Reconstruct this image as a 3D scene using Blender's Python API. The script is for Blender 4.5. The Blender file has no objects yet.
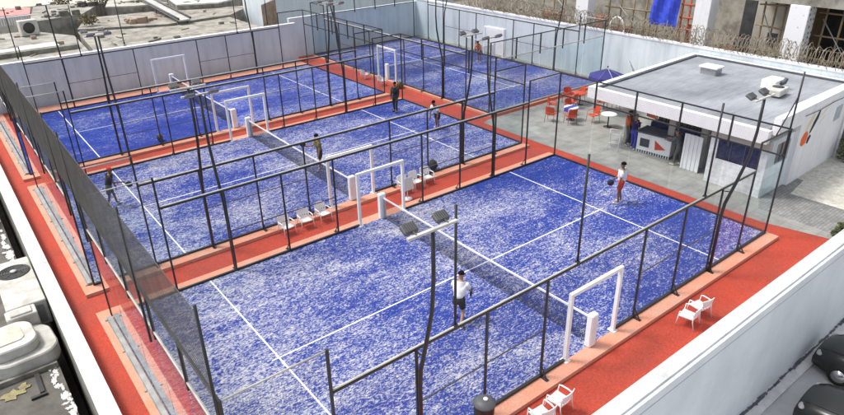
import bpy, bmesh, math, random
from mathutils import Vector, Matrix
random.seed(7)
R = math.radians
C = bpy.context.scene.collection
scene = bpy.context.scene

# ------------------------------------------------------------------ materials
def new_mat(name):
    m = bpy.data.materials.new(name); m.use_nodes = True
    nt = m.node_tree
    return m, nt, nt.nodes['Principled BSDF']

def mat(name, col, rough=0.6, col2=None, scale=3.0, amt=0.5, metal=0.0, bump=0.0, bscale=30.0, detail=6.0, lo=0.35, hi=0.65, spec=0.5, streak=0.0, speck=0.0):
    """one colour varied by procedural noise in world position"""
    m, nt, b = new_mat(name)
    b.inputs['Roughness'].default_value = rough
    b.inputs['Metallic'].default_value = metal
    b.inputs['Specular IOR Level'].default_value = spec
    N, L = nt.nodes, nt.links
    geo = N.new('ShaderNodeNewGeometry')
    if col2 is None:
        col2 = tuple(c * 0.8 for c in col)
    nz = N.new('ShaderNodeTexNoise'); nz.inputs['Scale'].default_value = scale
    nz.inputs['Detail'].default_value = detail; nz.inputs['Roughness'].default_value = 0.65
    L.new(geo.outputs['Position'], nz.inputs['Vector'])
    mr = N.new('ShaderNodeMapRange'); mr.inputs['From Min'].default_value = lo; mr.inputs['From Max'].default_value = hi
    mr.inputs['To Max'].default_value = amt
    L.new(nz.outputs['Fac'], mr.inputs['Value'])
    mx = N.new('ShaderNodeMix'); mx.data_type = 'RGBA'
    mx.inputs['A'].default_value = (*col, 1); mx.inputs['B'].default_value = (*col2, 1)
    L.new(mr.outputs['Result'], mx.inputs['Factor'])
    out = mx.outputs['Result']
    def over(vec_scale, sc, f0, f1, lo_v, hi_v, det=5):
        mp = N.new('ShaderNodeMapping'); mp.inputs['Scale'].default_value = vec_scale
        L.new(geo.outputs['Position'], mp.inputs['Vector'])
        n3 = N.new('ShaderNodeTexNoise'); n3.inputs['Scale'].default_value = sc; n3.inputs['Detail'].default_value = det; n3.inputs['Roughness'].default_value = .7
        L.new(mp.outputs[0], n3.inputs['Vector'])
        r3 = N.new('ShaderNodeMapRange'); r3.inputs['From Min'].default_value = f0; r3.inputs['From Max'].default_value = f1
        r3.inputs['To Min'].default_value = lo_v; r3.inputs['To Max'].default_value = hi_v
        L.new(n3.outputs['Fac'], r3.inputs['Value']); return r3.outputs['Result']
    for amt_, fac in ((streak, ((1, 1, .07), 2.2, .45, .75, 1.0, 1 - streak)), (speck, ((1, 1, 1), 22, .35, .7, 1 + speck*.6, 1 - speck))):
        if amt_:
            m4 = N.new('ShaderNodeMix'); m4.data_type = 'RGBA'; m4.blend_type = 'MULTIPLY'; m4.inputs['Factor'].default_value = 1
            L.new(out, m4.inputs['A']); L.new(over(*fac), m4.inputs['B']); out = m4.outputs['Result']
    L.new(out, b.inputs['Base Color'])
    if bump:
        n2 = N.new('ShaderNodeTexNoise'); n2.inputs['Scale'].default_value = bscale; n2.inputs['Detail'].default_value = 4
        L.new(geo.outputs['Position'], n2.inputs['Vector'])
        bp = N.new('ShaderNodeBump'); bp.inputs['Strength'].default_value = bump; bp.inputs['Distance'].default_value = 0.02
        L.new(n2.outputs['Fac'], bp.inputs['Height']); L.new(bp.outputs['Normal'], b.inputs['Normal'])
    return m

def turf_mat(name, blue, blue2, sand, amount, drift=0.0):
    """blue artificial turf with silica sand worked into it in swirls and worn patches"""
    m, nt, b = new_mat(name)
    b.inputs['Roughness'].default_value = 0.95; b.inputs['Specular IOR Level'].default_value = 0.1
    N, L = nt.nodes, nt.links
    geo = N.new('ShaderNodeNewGeometry'); P = geo.outputs['Position']
    def noise(s, d=3, r=0.6, dist=0.0):
        n = N.new('ShaderNodeTexNoise'); n.inputs['Scale'].default_value = s; n.inputs['Detail'].default_value = d
        n.inputs['Roughness'].default_value = r; n.inputs['Distortion'].default_value = dist
        L.new(P, n.inputs['Vector']); return n.outputs['Fac']
    def mth(op, a, c, clamp=False):
        n = N.new('ShaderNodeMath'); n.operation = op; n.use_clamp = clamp
        for i, v in enumerate((a, c)):
            if isinstance(v, (int, float)): n.inputs[i].default_value = v
            else: L.new(v, n.inputs[i])
        return n.outputs[0]
    mpv = N.new('ShaderNodeMapping'); mpv.inputs['Scale'].default_value = (.62, 1.15, 1); mpv.inputs['Rotation'].default_value = (0, 0, R(12))
    L.new(P, mpv.inputs['Vector']); P0 = P; P = mpv.outputs[0]
    sx = N.new('ShaderNodeSeparateXYZ'); L.new(P0, sx.inputs[0])
    dr = N.new('ShaderNodeMapRange'); dr.inputs['From Min'].default_value = 2; dr.inputs['From Max'].default_value = 18
    dr.inputs['To Min'].default_value = drift; dr.inputs['To Max'].default_value = -drift; L.new(sx.outputs['X'], dr.inputs['Value'])
    big = noise(0.28, 4, 0.6, 0.6); mid = noise(1.3, 4, 0.65, 1.2); fine = noise(8.0, 4, 0.75, 1.0); grain = noise(20, 2, 0.7)
    s = mth('ADD', mth('MULTIPLY', big, 0.95), mth('MULTIPLY', mid, 0.48))
    s = mth('ADD', s, mth('MULTIPLY', fine, 1.5))
    s = mth('ADD', s, mth('MULTIPLY', grain, 1.4))
    s = mth('ADD', s, dr.outputs['Result'])
    s = mth('SUBTRACT', s, 2.205 - amount)
    s = mth('MULTIPLY', s, 1.95, True)
    s = mth('MULTIPLY', s, 0.92)
    mxb = N.new('ShaderNodeMix'); mxb.data_type = 'RGBA'
    mxb.inputs['A'].default_value = (*blue, 1); mxb.inputs['B'].default_value = (*blue2, 1)
    L.new(mid, mxb.inputs['Factor'])
    mx = N.new('ShaderNodeMix'); mx.data_type = 'RGBA'
    L.new(mxb.outputs['Result'], mx.inputs['A']); mx.inputs['B'].default_value = (*sand, 1)
    L.new(s, mx.inputs['Factor']); L.new(mx.outputs['Result'], b.inputs['Base Color'])
    bp = N.new('ShaderNodeBump'); bp.inputs['Strength'].default_value = 0.3; bp.inputs['Distance'].default_value = 0.02
    L.new(grain, bp.inputs['Height']); L.new(bp.outputs['Normal'], b.inputs['Normal'])
    return m

def brick_mat(name, c1, c2, mortar, w, h, mort=0.02, rough=0.8, axis='XY', offset=0.5):
    m, nt, b = new_mat(name); b.inputs['Roughness'].default_value = rough
    N, L = nt.nodes, nt.links
    geo = N.new('ShaderNodeNewGeometry'); sp = N.new('ShaderNodeSeparateXYZ'); cb = N.new('ShaderNodeCombineXYZ')
    L.new(geo.outputs['Position'], sp.inputs[0])
    L.new(sp.outputs[axis[0]], cb.inputs['X']); L.new(sp.outputs[axis[1]], cb.inputs['Y'])
    br = N.new('ShaderNodeTexBrick'); br.offset = offset
    br.inputs['Color1'].default_value = (*c1, 1); br.inputs['Color2'].default_value = (*c2, 1); br.inputs['Mortar'].default_value = (*mortar, 1)
    br.inputs['Scale'].default_value = 1; br.inputs['Brick Width'].default_value = w; br.inputs['Row Height'].default_value = h
    br.inputs['Mortar Size'].default_value = mort; br.inputs['Mortar Smooth'].default_value = 0.3
    L.new(cb.outputs[0], br.inputs['Vector'])
    nz = N.new('ShaderNodeTexNoise'); nz.inputs['Scale'].default_value = 1.2; nz.inputs['Detail'].default_value = 8; nz.inputs['Roughness'].default_value = 0.7
    L.new(geo.outputs['Position'], nz.inputs['Vector'])
    mr = N.new('ShaderNodeMapRange'); mr.inputs['From Min'].default_value = .3; mr.inputs['From Max'].default_value = .7
    mr.inputs['To Min'].default_value = .6; mr.inputs['To Max'].default_value = 1.12
    L.new(nz.outputs['Fac'], mr.inputs['Value'])
    mx = N.new('ShaderNodeMix'); mx.data_type = 'RGBA'; mx.blend_type = 'MULTIPLY'; mx.inputs['Factor'].default_value = 1
    L.new(br.outputs['Color'], mx.inputs['A']); L.new(mr.outputs['Result'], mx.inputs['B'])
    L.new(mx.outputs['Result'], b.inputs['Base Color'])
    bp = N.new('ShaderNodeBump'); bp.inputs['Strength'].default_value = .3; bp.inputs['Distance'].default_value = .01; bp.invert = True
    L.new(br.outputs['Fac'], bp.inputs['Height']); L.new(bp.outputs['Normal'], b.inputs['Normal'])
    return m

def glass_mat(name, tint=(0.95, 0.97, 0.97), power=5, gain=.5):
    m = bpy.data.materials.new(name); m.use_nodes = True
    nt = m.node_tree; N, L = nt.nodes, nt.links
    for n in list(N):
        if n.type == 'BSDF_PRINCIPLED': N.remove(n)
    out = [n for n in N if n.type == 'OUTPUT_MATERIAL'][0]
    tr = N.new('ShaderNodeBsdfTransparent'); tr.inputs['Color'].default_value = (*tint, 1)
    gl = N.new('ShaderNodeBsdfGlossy'); gl.inputs['Roughness'].default_value = 0.02; gl.inputs['Color'].default_value = (.95, .97, 1, 1)
    lw = N.new('ShaderNodeLayerWeight'); lw.inputs['Blend'].default_value = .5
    pw = N.new('ShaderNodeMath'); pw.operation = 'POWER'; pw.inputs[1].default_value = power; L.new(lw.outputs['Facing'], pw.inputs[0])
    fr = N.new('ShaderNodeMath'); fr.operation = 'MULTIPLY_ADD'; fr.inputs[1].default_value = gain; fr.inputs[2].default_value = .012; L.new(pw.outputs[0], fr.inputs[0])
    mx = N.new('ShaderNodeMixShader')
    L.new(fr.outputs[0], mx.inputs[0]); L.new(tr.outputs[0], mx.inputs[1]); L.new(gl.outputs[0], mx.inputs[2])
    L.new(mx.outputs[0], out.inputs['Surface'])
    return m

BLUE = (0.018, 0.036, 0.205); BLUE2 = (0.030, 0.054, 0.27); SAND = (0.58, 0.57, 0.56)
M = dict(
    turfA=turf_mat('sandy_blue_turf', BLUE, BLUE2, SAND, 0.13, .09),
    turfB=turf_mat('sandy_blue_turf_worn', BLUE, BLUE2, SAND, 0.13, .02),
    turfC=turf_mat('clean_blue_turf', (0.016, 0.034, 0.225), (0.025, 0.050, 0.30), (0.46, 0.48, 0.56), 0.03, -.10),
    turfD=turf_mat('patchy_blue_turf', BLUE, BLUE2, SAND, 0.07),
    line=mat('line_paint', (0.78, 0.78, 0.80), .8, (0.5, 0.5, 0.62), 9, .6),
    red=mat('red_deck_coating', (0.46, 0.050, 0.022), .85, (0.33, 0.050, 0.030), .6, .9, bump=.2, bscale=60, detail=10, speck=.35),
    kerb=mat('salmon_kerb_paint', (0.66, 0.25, 0.15), .8, (0.55, 0.31, 0.23), 1.6, .9, bump=.2, bscale=40, speck=.25),
    terrace=brick_mat('grey_paving', (0.33, 0.325, 0.30), (0.29, 0.285, 0.265), (0.22, 0.215, 0.20), .6, .6, .012, offset=0),
    path=brick_mat('grey_brick_path', (0.22, 0.22, 0.215), (0.28, 0.275, 0.265), (0.13, 0.13, 0.125), .24, .12, .01),
    gravel=mat('pale_gravel', (0.60, 0.585, 0.53), .95, (0.36, 0.34, 0.28), 5, .95, bump=.8, bscale=25, detail=9),
    wall=mat('pale_wall_render', (0.67, 0.735, 0.77), .8, (0.57, 0.63, 0.66), .6, .8, bump=.1, bscale=18, detail=9, streak=.22),
    wallwhite=mat('white_wall_paint', (0.80, 0.80, 0.81), .75, (0.70, 0.71, 0.73), 1.2, .8, bump=.1, bscale=25, streak=.15),
    outwall=mat('smooth_white_wall', (0.80, 0.825, 0.84), .6, (0.68, 0.705, 0.725), .5, .9, detail=11, bump=.08, bscale=14, streak=.05),
    coping=mat('white_coping', (0.66, 0.66, 0.65), .8, (0.48, 0.47, 0.43), 2.5, .7, bump=.2, bscale=20, detail=8),
    mossy=mat('mossy_concrete', (0.11, 0.105, 0.085), .95, (0.30, 0.29, 0.25), 2.2, .9, bump=.5, bscale=12, detail=9),
    black=mat('black_steel_paint', (0.016, 0.017, 0.018), .45, (0.035, 0.034, 0.033), 6, .6),
    railpale=mat('pale_rail_steel', (0.56, 0.545, 0.50), .6, (0.36, 0.35, 0.32), 2, .9),
    wire=mat('grey_fence_wire', (0.05, 0.05, 0.05), .6, (0.10, 0.10, 0.095), 5, .6),
    twine=mat('dark_net_twine', (0.055, 0.052, 0.048), .9, (0.10, 0.095, 0.085), 2, .7),
    net=mat('black_net_cord', (0.02, 0.02, 0.024), .9),
    white=mat('white_paint', (0.80, 0.80, 0.79), .45, (0.70, 0.70, 0.70), 4, .6),
    pad=mat('white_vinyl_pad', (0.80, 0.80, 0.80), .5, (0.62, 0.62, 0.64), 5, .5),
    glass=glass_mat('clear_court_glass'),
    endglass=glass_mat('reflective_end_glass', (0.90, 0.92, 0.92), 3.4, .95),
    channel=mat('dull_grey_channel', (0.36, 0.355, 0.34), .9, (0.22, 0.22, 0.21), 3, .9, detail=9, spec=.1),
    steel=mat('galvanised_steel', (0.36, 0.37, 0.38), .45, (0.24, 0.25, 0.26), 6, .8, metal=.35),
    led=mat('lamp_glass', (0.30, 0.31, 0.33), .15, (0.2, 0.2, 0.22), 30, .5),
    lampgrey=mat('lamp_housing_grey', (0.10, 0.10, 0.105), .5),
    roofm=None,
    roofwhite=mat('white_roof_edge', (0.78, 0.78, 0.79), .7, (0.68, 0.69, 0.71), 2, .7),
    flash=mat('dark_flashing', (0.05, 0.055, 0.07), .6, (0.12, 0.125, 0.14), 3, .7),
    beige=mat('beige_plaster', (0.46, 0.43, 0.37), .85, (0.36, 0.33, 0.28), 2, .8),
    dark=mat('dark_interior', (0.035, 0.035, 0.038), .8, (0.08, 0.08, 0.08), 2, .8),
    bluewin=mat('dark_blue_window_glass', (0.012, 0.014, 0.035), .12, (0.05, 0.055, 0.10), 6, .8),
    orange=mat('orange_red_plastic', (0.58, 0.065, 0.018), .4, (0.45, 0.05, 0.02), 6, .5),
    chairwhite=mat('white_plastic', (0.80, 0.80, 0.80), .4, (0.70, 0.70, 0.69), 8, .5),
    umb=mat('blue_canvas', (0.022, 0.022, 0.15), .85, (0.035, 0.035, 0.19), 6, .6),
    skin=mat('brown_skin', (0.20, 0.095, 0.055), .55),
    skin2=mat('tan_skin', (0.38, 0.20, 0.13), .55),
    hair=mat('black_hair', (0.010, 0.008, 0.007), .95, spec=.1),
    eye=mat('eye_dark', (0.02, 0.015, 0.012), .2),
    cwhite=mat('white_cotton', (0.78, 0.78, 0.78), .9, (0.62, 0.62, 0.64), 12, .6),
    cred=mat('red_cotton', (0.55, 0.05, 0.025), .9),
    cblack=mat('black_cotton', (0.018, 0.018, 0.02), .9, (0.05, 0.05, 0.05), 12, .6),
    cnavy=mat('navy_cotton', (0.02, 0.022, 0.10), .9),
    cblue=mat('blue_cotton', (0.05, 0.06, 0.35), .9),
    corange=mat('orange_cotton', (0.62, 0.15, 0.05), .9),
    colive=mat('olive_cotton', (0.16, 0.15, 0.06), .9),
    cgrey=mat('grey_cotton', (0.10, 0.10, 0.11), .9),
    ccream=mat('cream_cotton', (0.55, 0.5, 0.4), .9),
    concrete=mat('grey_concrete', (0.34, 0.32, 0.275), .95, (0.12, 0.11, 0.09), 1.1, .95, bump=.5, bscale=6, detail=12, lo=.42, hi=.68),
    concdark=mat('wet_dark_concrete', (0.060, 0.055, 0.046), .7, (0.13, 0.12, 0.10), 1.6, .9, bump=.3, bscale=9, detail=9),
    tanroof=mat('tan_roof_screed', (0.40, 0.385, 0.34), .95, (0.17, 0.16, 0.135), .9, .95, bump=.3, bscale=7, detail=9),
    sandroof=mat('bright_roof_screed', (0.52, 0.49, 0.43), .95, (0.30, 0.28, 0.24), 1, .9, detail=9),
    whiteroof=mat('white_roof_sheet', (0.72, 0.71, 0.68), .8, (0.48, 0.46, 0.42), 1, .8, detail=8),
    pinkroof=mat('faded_pink_roof', (0.50, 0.20, 0.19), .9, (0.58, 0.30, 0.28), 2, .8),
    lawn=mat('pale_green_ground', (0.46, 0.56, 0.36), .95, (0.55, 0.60, 0.44), .4, .8),
    rust=mat('rusty_sheet', (0.26, 0.17, 0.11), .9, (0.40, 0.33, 0.26), 1.5, .9, detail=9),
    earth=mat('grey_brown_earth', (0.27, 0.245, 0.20), .95, (0.16, 0.145, 0.115), .7, .9, bump=.5, bscale=4, detail=10),
    street=mat('grey_street', (0.44, 0.445, 0.45), .85, (0.32, 0.325, 0.33), 1.1, .8, bump=.3, bscale=30, detail=9),
    acwhite=mat('off_white_casing', (0.60, 0.595, 0.57), .55, (0.36, 0.34, 0.29), 1.6, .9, detail=9),
    accream=mat('stained_cream_lid', (0.66, 0.62, 0.53), .7, (0.42, 0.37, 0.28), 2.4, .85, detail=9),
    grille=mat('dark_fan_grille', (0.035, 0.035, 0.033), .7, (0.08, 0.075, 0.07), 9, .6),
    peel=mat('peeled_white_coat', (0.62, 0.62, 0.61), .9, (0.45, 0.45, 0.44), 4, .8),
    yellow=mat('yellowed_sheet', (0.33, 0.29, 0.14), .9, (0.16, 0.14, 0.08), 4, .9),
    razor=mat('weathered_razor_wire', (0.19, 0.155, 0.11), .7, (0.32, 0.28, 0.22), 3, .9),
    timber=mat('weathered_timber', (0.32, 0.24, 0.15), .9, (0.20, 0.145, 0.09), 3, .9),
    tarp=mat('blue_tarpaulin', (0.030, 0.060, 0.52), .45, (0.05, 0.09, 0.62), 2, .8),
    safety=mat('orange_safety_mesh', (0.46, 0.10, 0.05), .8, (0.30, 0.07, 0.04), 3, .9),
    brickred=mat('red_clay_brick', (0.34, 0.12, 0.07), .9, (0.22, 0.09, 0.06), 5, .9),
    speckle=mat('patched_white_column', (0.74, 0.745, 0.77), .8, (0.40, 0.41, 0.44), 4, .0, detail=4),
    dryleaf=mat('dry_foliage', (0.13, 0.11, 0.055), .9, (0.22, 0.18, 0.10), 3, .9),
    leaf=mat('green_foliage', (0.055, 0.085, 0.028), .9, (0.10, 0.12, 0.045), 3, .9),
    carpaint=mat('black_car_paint', (0.016, 0.018, 0.017), .3, (0.022, 0.024, 0.022), 3, .5),
    carglass=mat('car_window_glass', (0.010, 0.011, 0.012), .06),
    rubber=mat('tyre_rubber', (0.015, 0.015, 0.015), .9),
    chrome=mat('bright_metal', (0.6, 0.6, 0.62), .2, metal=.9),
    headlamp=mat('headlamp_clear', (0.32, 0.33, 0.34), .08),
    logoorange=mat('orange_wall_paint', (0.75, 0.13, 0.02), .8),
    logoyellow=mat('pale_yellow_wall_paint', (0.72, 0.60, 0.38), .8),
    logoblack=mat('dark_wall_paint', (0.03, 0.03, 0.035), .8),
    stoneb=mat('grey_block_wall', (0.44, 0.46, 0.50), .9, (0.33, 0.35, 0.39), 1.2, .8),
)
def roof_mat():
    m, nt, b = new_mat('grey_ribbed_roofing'); b.inputs['Roughness'].default_value = .65
    N, L = nt.nodes, nt.links
    geo = N.new('ShaderNodeNewGeometry'); mp = N.new('ShaderNodeMapping')
    mp.inputs['Rotation'].default_value = (0, 0, R(6)); mp.inputs['Scale'].default_value = (1.0, 12, 1)
    L.new(geo.outputs['Position'], mp.inputs['Vector'])
    nz = N.new('ShaderNodeTexNoise'); nz.inputs['Scale'].default_value = .9; nz.inputs['Detail'].default_value = 6; nz.inputs['Roughness'].default_value = .75
    L.new(mp.outputs[0], nz.inputs['Vector'])
    n2 = N.new('ShaderNodeTexNoise'); n2.inputs['Scale'].default_value = .45; n2.inputs['Detail'].default_value = 5
    L.new(geo.outputs['Position'], n2.inputs['Vector'])
    ad = N.new('ShaderNodeMath'); ad.operation = 'ADD'; L.new(nz.outputs['Fac'], ad.inputs[0]); L.new(n2.outputs['Fac'], ad.inputs[1])
    rp = N.new('ShaderNodeValToRGB'); rp.color_ramp.elements[0].position = .38; rp.color_ramp.elements[1].position = .64
    rp.color_ramp.elements[0].color = (0.155, 0.168, 0.19, 1); rp.color_ramp.elements[1].color = (0.34, 0.36, 0.385, 1)
    hv = N.new('ShaderNodeMath'); hv.operation = 'MULTIPLY'; hv.inputs[1].default_value = .5
    L.new(ad.outputs[0], hv.inputs[0]); L.new(hv.outputs[0], rp.inputs[0]); L.new(rp.outputs[0], b.inputs['Base Color'])
    return m
M['roofm'] = roof_mat()
M['copingx'] = brick_mat('jointed_coping_along', (.70,.70,.69), (.68,.68,.67), (.56,.55,.53), 3.2, 80, .010, axis='XY')
M['copingy'] = brick_mat('jointed_coping_across', (.68,.68,.67), (.64,.64,.62), (.48,.47,.44), 2.5, 80, .010, axis='YX')
def speckle_mat():
    m, nt, b = new_mat('white_column_with_tie_holes'); b.inputs['Roughness'].default_value = .85
    N, L = nt.nodes, nt.links
    geo = N.new('ShaderNodeNewGeometry'); vo = N.new('ShaderNodeTexVoronoi'); vo.inputs['Scale'].default_value = 3.2; vo.inputs['Randomness'].default_value = .55
    L.new(geo.outputs['Position'], vo.inputs['Vector'])
    rp = N.new('ShaderNodeValToRGB'); rp.color_ramp.elements[0].position = .20; rp.color_ramp.elements[1].position = .30
    rp.color_ramp.elements[0].color = (0.10, 0.10, 0.11, 1); rp.color_ramp.elements[1].color = (0.76, 0.765, 0.79, 1)
    L.new(vo.outputs['Distance'], rp.inputs[0]); L.new(rp.outputs[0], b.inputs['Base Color'])
    return m
M['speckle'] = speckle_mat()

# ------------------------------------------------------------------ mesh helpers
class MB:
    def __init__(s): s.v = []; s.f = []; s.sm = []
    def add(s, vs, fs, smooth=False):
        o = len(s.v); s.v += [tuple(v) for v in vs]
        for f in fs: s.f.append([i + o for i in f]); s.sm.append(smooth)
        return s
    def box(s, a, b):
        x0, y0, z0 = a; x1, y1, z1 = b
        return s.add([(x0,y0,z0),(x1,y0,z0),(x1,y1,z0),(x0,y1,z0),(x0,y0,z1),(x1,y0,z1),(x1,y1,z1),(x0,y1,z1)],
              [(0,3,2,1),(4,5,6,7),(0,1,5,4),(1,2,6,5),(2,3,7,6),(3,0,4,7)])
    def bbox(s, a, b, r=.02):
        """box with chamfered vertical edges and a chamfered top"""
        x0, y0, z0 = a; x1, y1, z1 = b
        def ring(z, i):
            X0, X1, Y0, Y1 = x0 + i, x1 - i, y0 + i, y1 - i
            return [(X0+r,Y0,z),(X1-r,Y0,z),(X1,Y0+r,z),(X1,Y1-r,z),(X1-r,Y1,z),(X0+r,Y1,z),(X0,Y1-r,z),(X0,Y0+r,z)]
        vs = ring(z0, 0) + ring(z1 - r, 0) + ring(z1, r * .7)
        fs = [tuple(range(7, -1, -1)), tuple(range(16, 24))]
        for k in (0, 8):
            for i in range(8): fs.append((k+i, k+(i+1) % 8, k+8+(i+1) % 8, k+8+i))
        return s.add(vs, fs)
    def quad(s, *p): return s.add(p, [tuple(range(len(p)))])
    def tube(s, pts, r, n=8, cap=True, smooth=True):
        pts = [Vector(p) for p in pts]; rr = r if isinstance(r, (list, tuple)) else [r] * len(pts)
        vs = []; fs = []; up = None
        for i, p in enumerate(pts):
            d = (pts[min(i+1, len(pts)-1)] - pts[max(i-1, 0)]).normalized()
            if up is None:
                ref = Vector((0,0,1)) if abs(d.z) < .9 else Vector((1,0,0))
                a = d.cross(ref).normalized()
            else:
                a = (up - d * up.dot(d)).normalized()
            up = a; b = d.cross(a)
            for k in range(n):
                t = 2 * math.pi * (k + .5) / n
                vs.append(p + (a * math.cos(t) + b * math.sin(t)) * rr[i])
        for i in range(len(pts) - 1):
            for k in range(n):
                fs.append((i*n+k, i*n+(k+1) % n, (i+1)*n+(k+1) % n, (i+1)*n+k))
        if cap:
            fs.append(tuple(range(n-1, -1, -1))); fs.append(tuple(range((len(pts)-1)*n, len(pts)*n)))
        return s.add(vs, fs, smooth and n > 4)
    def wire(s, p0, p1, r): return s.tube([p0, p1], r, 3, False, False)
    def lathe(s, prof, n=16, c=(0,0,0), smooth=True):
        vs = []; fs = []
        for (r, z) in prof:
            for k in range(n):
                t = 2*math.pi*k/n; vs.append((c[0]+r*math.cos(t), c[1]+r*math.sin(t), c[2]+z))
        for i in range(len(prof)-1):
            for k in range(n): fs.append((i*n+k, i*n+(k+1) % n, (i+1)*n+(k+1) % n, (i+1)*n+k))
        fs.append(tuple(range(n-1,-1,-1))); fs.append(tuple(range((len(prof)-1)*n, len(prof)*n)))
        return s.add(vs, fs, smooth)
    def ell(s, c, r, n=12, m=8, zlo=-1.0):
        prof = []
        for i in range(m+1):
            a = -math.pi/2 + math.pi*i/m
            if math.sin(a) < zlo: continue
            prof.append((max(.001, math.cos(a)), math.sin(a)))
        vs = []; fs = []
        for (q, z) in prof:
            for k in range(n):
                t = 2*math.pi*k/n; vs.append((c[0]+r[0]*q*math.cos(t), c[1]+r[1]*q*math.sin(t), c[2]+r[2]*z))
        for i in range(len(prof)-1):
            for k in range(n): fs.append((i*n+k, i*n+(k+1) % n, (i+1)*n+(k+1) % n, (i+1)*n+k))
        fs.append(tuple(range(n-1,-1,-1))); fs.append(tuple(range((len(prof)-1)*n, len(prof)*n)))
        return s.add(vs, fs, True)
    def prism(s, poly, z0, z1):
        n = len(poly)
        vs = [(x, y, z0) for x, y in poly] + [(x, y, z1) for x, y in poly]
        return s.add(vs, [tuple(range(n-1,-1,-1)), tuple(range(n, 2*n))] + [(i, (i+1) % n, n+(i+1) % n, n+i) for i in range(n)])
    def move(s, f):
        s.v = [tuple(f(Vector(v))) for v in s.v]; return s
    def build(s, name, m, parent=None, loc=None):
        me = bpy.data.meshes.new(name); me.from_pydata(s.v, [], s.f); me.update()
        me.polygons.foreach_set('use_smooth', s.sm); me.materials.append(m)
        o = bpy.data.objects.new(name, me); C.objects.link(o)
        if parent: o.parent = parent
        if loc: o.location = loc
        return o

def tag(o, label=None, cat=None, group=None, kind=None):
    if label: o['label'] = label
    if cat: o['category'] = cat
    if group: o['group'] = group
    if kind: o['kind'] = kind
    return o
def thing(name, label, cat, loc=(0,0,0), rz=0, group=None):
    o = bpy.data.objects.new(name, None); C.objects.link(o)
    o.location = loc; o.rotation_euler = (0, 0, rz); o.empty_display_size = .2
    return tag(o, label, cat, group)
def struct(name, mb, m): return tag(mb.build(name, m), kind='structure')
def dup(o, loc=None, rz=None, label=None, group=None, parent=None):
    c = o.copy(); C.objects.link(c)
    if parent: c.parent = parent
    if loc is not None: c.location = loc
    if rz is not None: c.rotation_euler = (0, 0, rz)
    if label: c['label'] = label
    if group: c['group'] = group
    for ch in list(o.children):
        dup(ch, parent=c)
    return c

# ------------------------------------------------------------------ setting: ground surfaces
struct('ground', MB().box((-260, -160, -6), (320, 400, -4.06)), M['earth'])
struct('street', MB().box((-6, -40, -4.3), (70, -2.4, -4.0)), M['street'])
struct('gutter', MB().box((-6, -2.86, -4.0), (70, -2.40, -3.93)), M['peel'])
struct('red_walkway', MB().box((-0.97, -1.92, -4.05), (33.0, 36.15, -0.12)), M['red'])
struct('terrace', MB().prism([(20.95, 15.9), (20.95, .6), (21.6, -1.92), (32.6, -1.92), (32.6, 16.15), (21.5, 16.15)], -0.118, -0.112), M['terrace'])
struct('brick_path', MB().prism([(22.0, -1.9), (24.4, -1.9), (24.3, 1.0), (26.1, 1.25), (26.1, 1.6), (22.88, 1.6), (22.0, 1.2)], -0.112, -0.106), M['path'])
struct('gravel_yard', MB().prism([(24.4, -1.9), (32.9, -1.9), (32.9, 1.6), (26.1, 1.6), (26.1, 1.25), (24.3, 1.0)], -0.112, -0.100), M['gravel'])

struct('concrete_strip', MB().box((32.14, 16.3, -.2), (32.84, 37.2, -.02)), M['terrace'])
COURTS = {  # origin, rotation, turf, where
    'A': ((0, 0, 0), 0, 'turfA', 'nearest'), 'B': ((0, 12.15, 0), 0, 'turfB', 'middle'),
    'C': ((0, 24.05, 0), 0, 'turfC', 'far left'), 'D': ((32.1, 16.7, 0), math.pi/2, 'turfD', 'far right')}
def xf(o, rz):
    c, s = math.cos(rz), math.sin(rz)
    return lambda v: Vector((o[0] + c*v.x - s*v.y, o[1] + s*v.x + c*v.y, o[2] + v.z))
for key, (o, rz, tm, _) in COURTS.items():
    f = xf(o, rz)
    k0, k1 = (.45, .45) if key != 'C' else (.45, 1.6)
    xr = .12 if key != 'D' else .0
    struct('court_kerb', MB().box((-.36, -k0 if key != 'D' else 0, -.3), (20 + xr, 10 + (k1 if key != 'D' else .2), 0)).move(f), M['kerb'])
    struct('court_turf', MB().box((0, 0, -.01), (20, 10, .004)).move(f), M[tm])
    L = MB()
    w = .025
    for x in (3.05, 16.95): L.box((x-w, .05, .004), (x+w, 9.95, .008))
    L.box((2.85, 5-w, .004), (3.05-w, 5+w, .008)); L.box((3.05+w, 5-w, .004), (16.95-w, 5+w, .008)); L.box((16.95+w, 5-w, .004), (17.15, 5+w, .008))
    struct('court_lines', L.move(f), M['line'])

# ------------------------------------------------------------------ court cages
def mesh_panel(x0, x1, z0, z1, y, pitch=.05, r=.0015, along='x'):
    b = MB()
    P = (lambda u, z: (u, y, z)) if along == 'x' else (lambda u, z: (y, u, z))
    n = max(1, round((x1-x0)/pitch)); m = max(1, round((z1-z0)/pitch))
    for i in range(n+1):
        u = x0 + (x1-x0)*i/n; b.wire(P(u, z0), P(u, z1), r)
    for j in range(m+1):
        z = z0 + (z1-z0)*j/m; b.wire(P(x0, z), P(x1, z), r)
    return b

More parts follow.
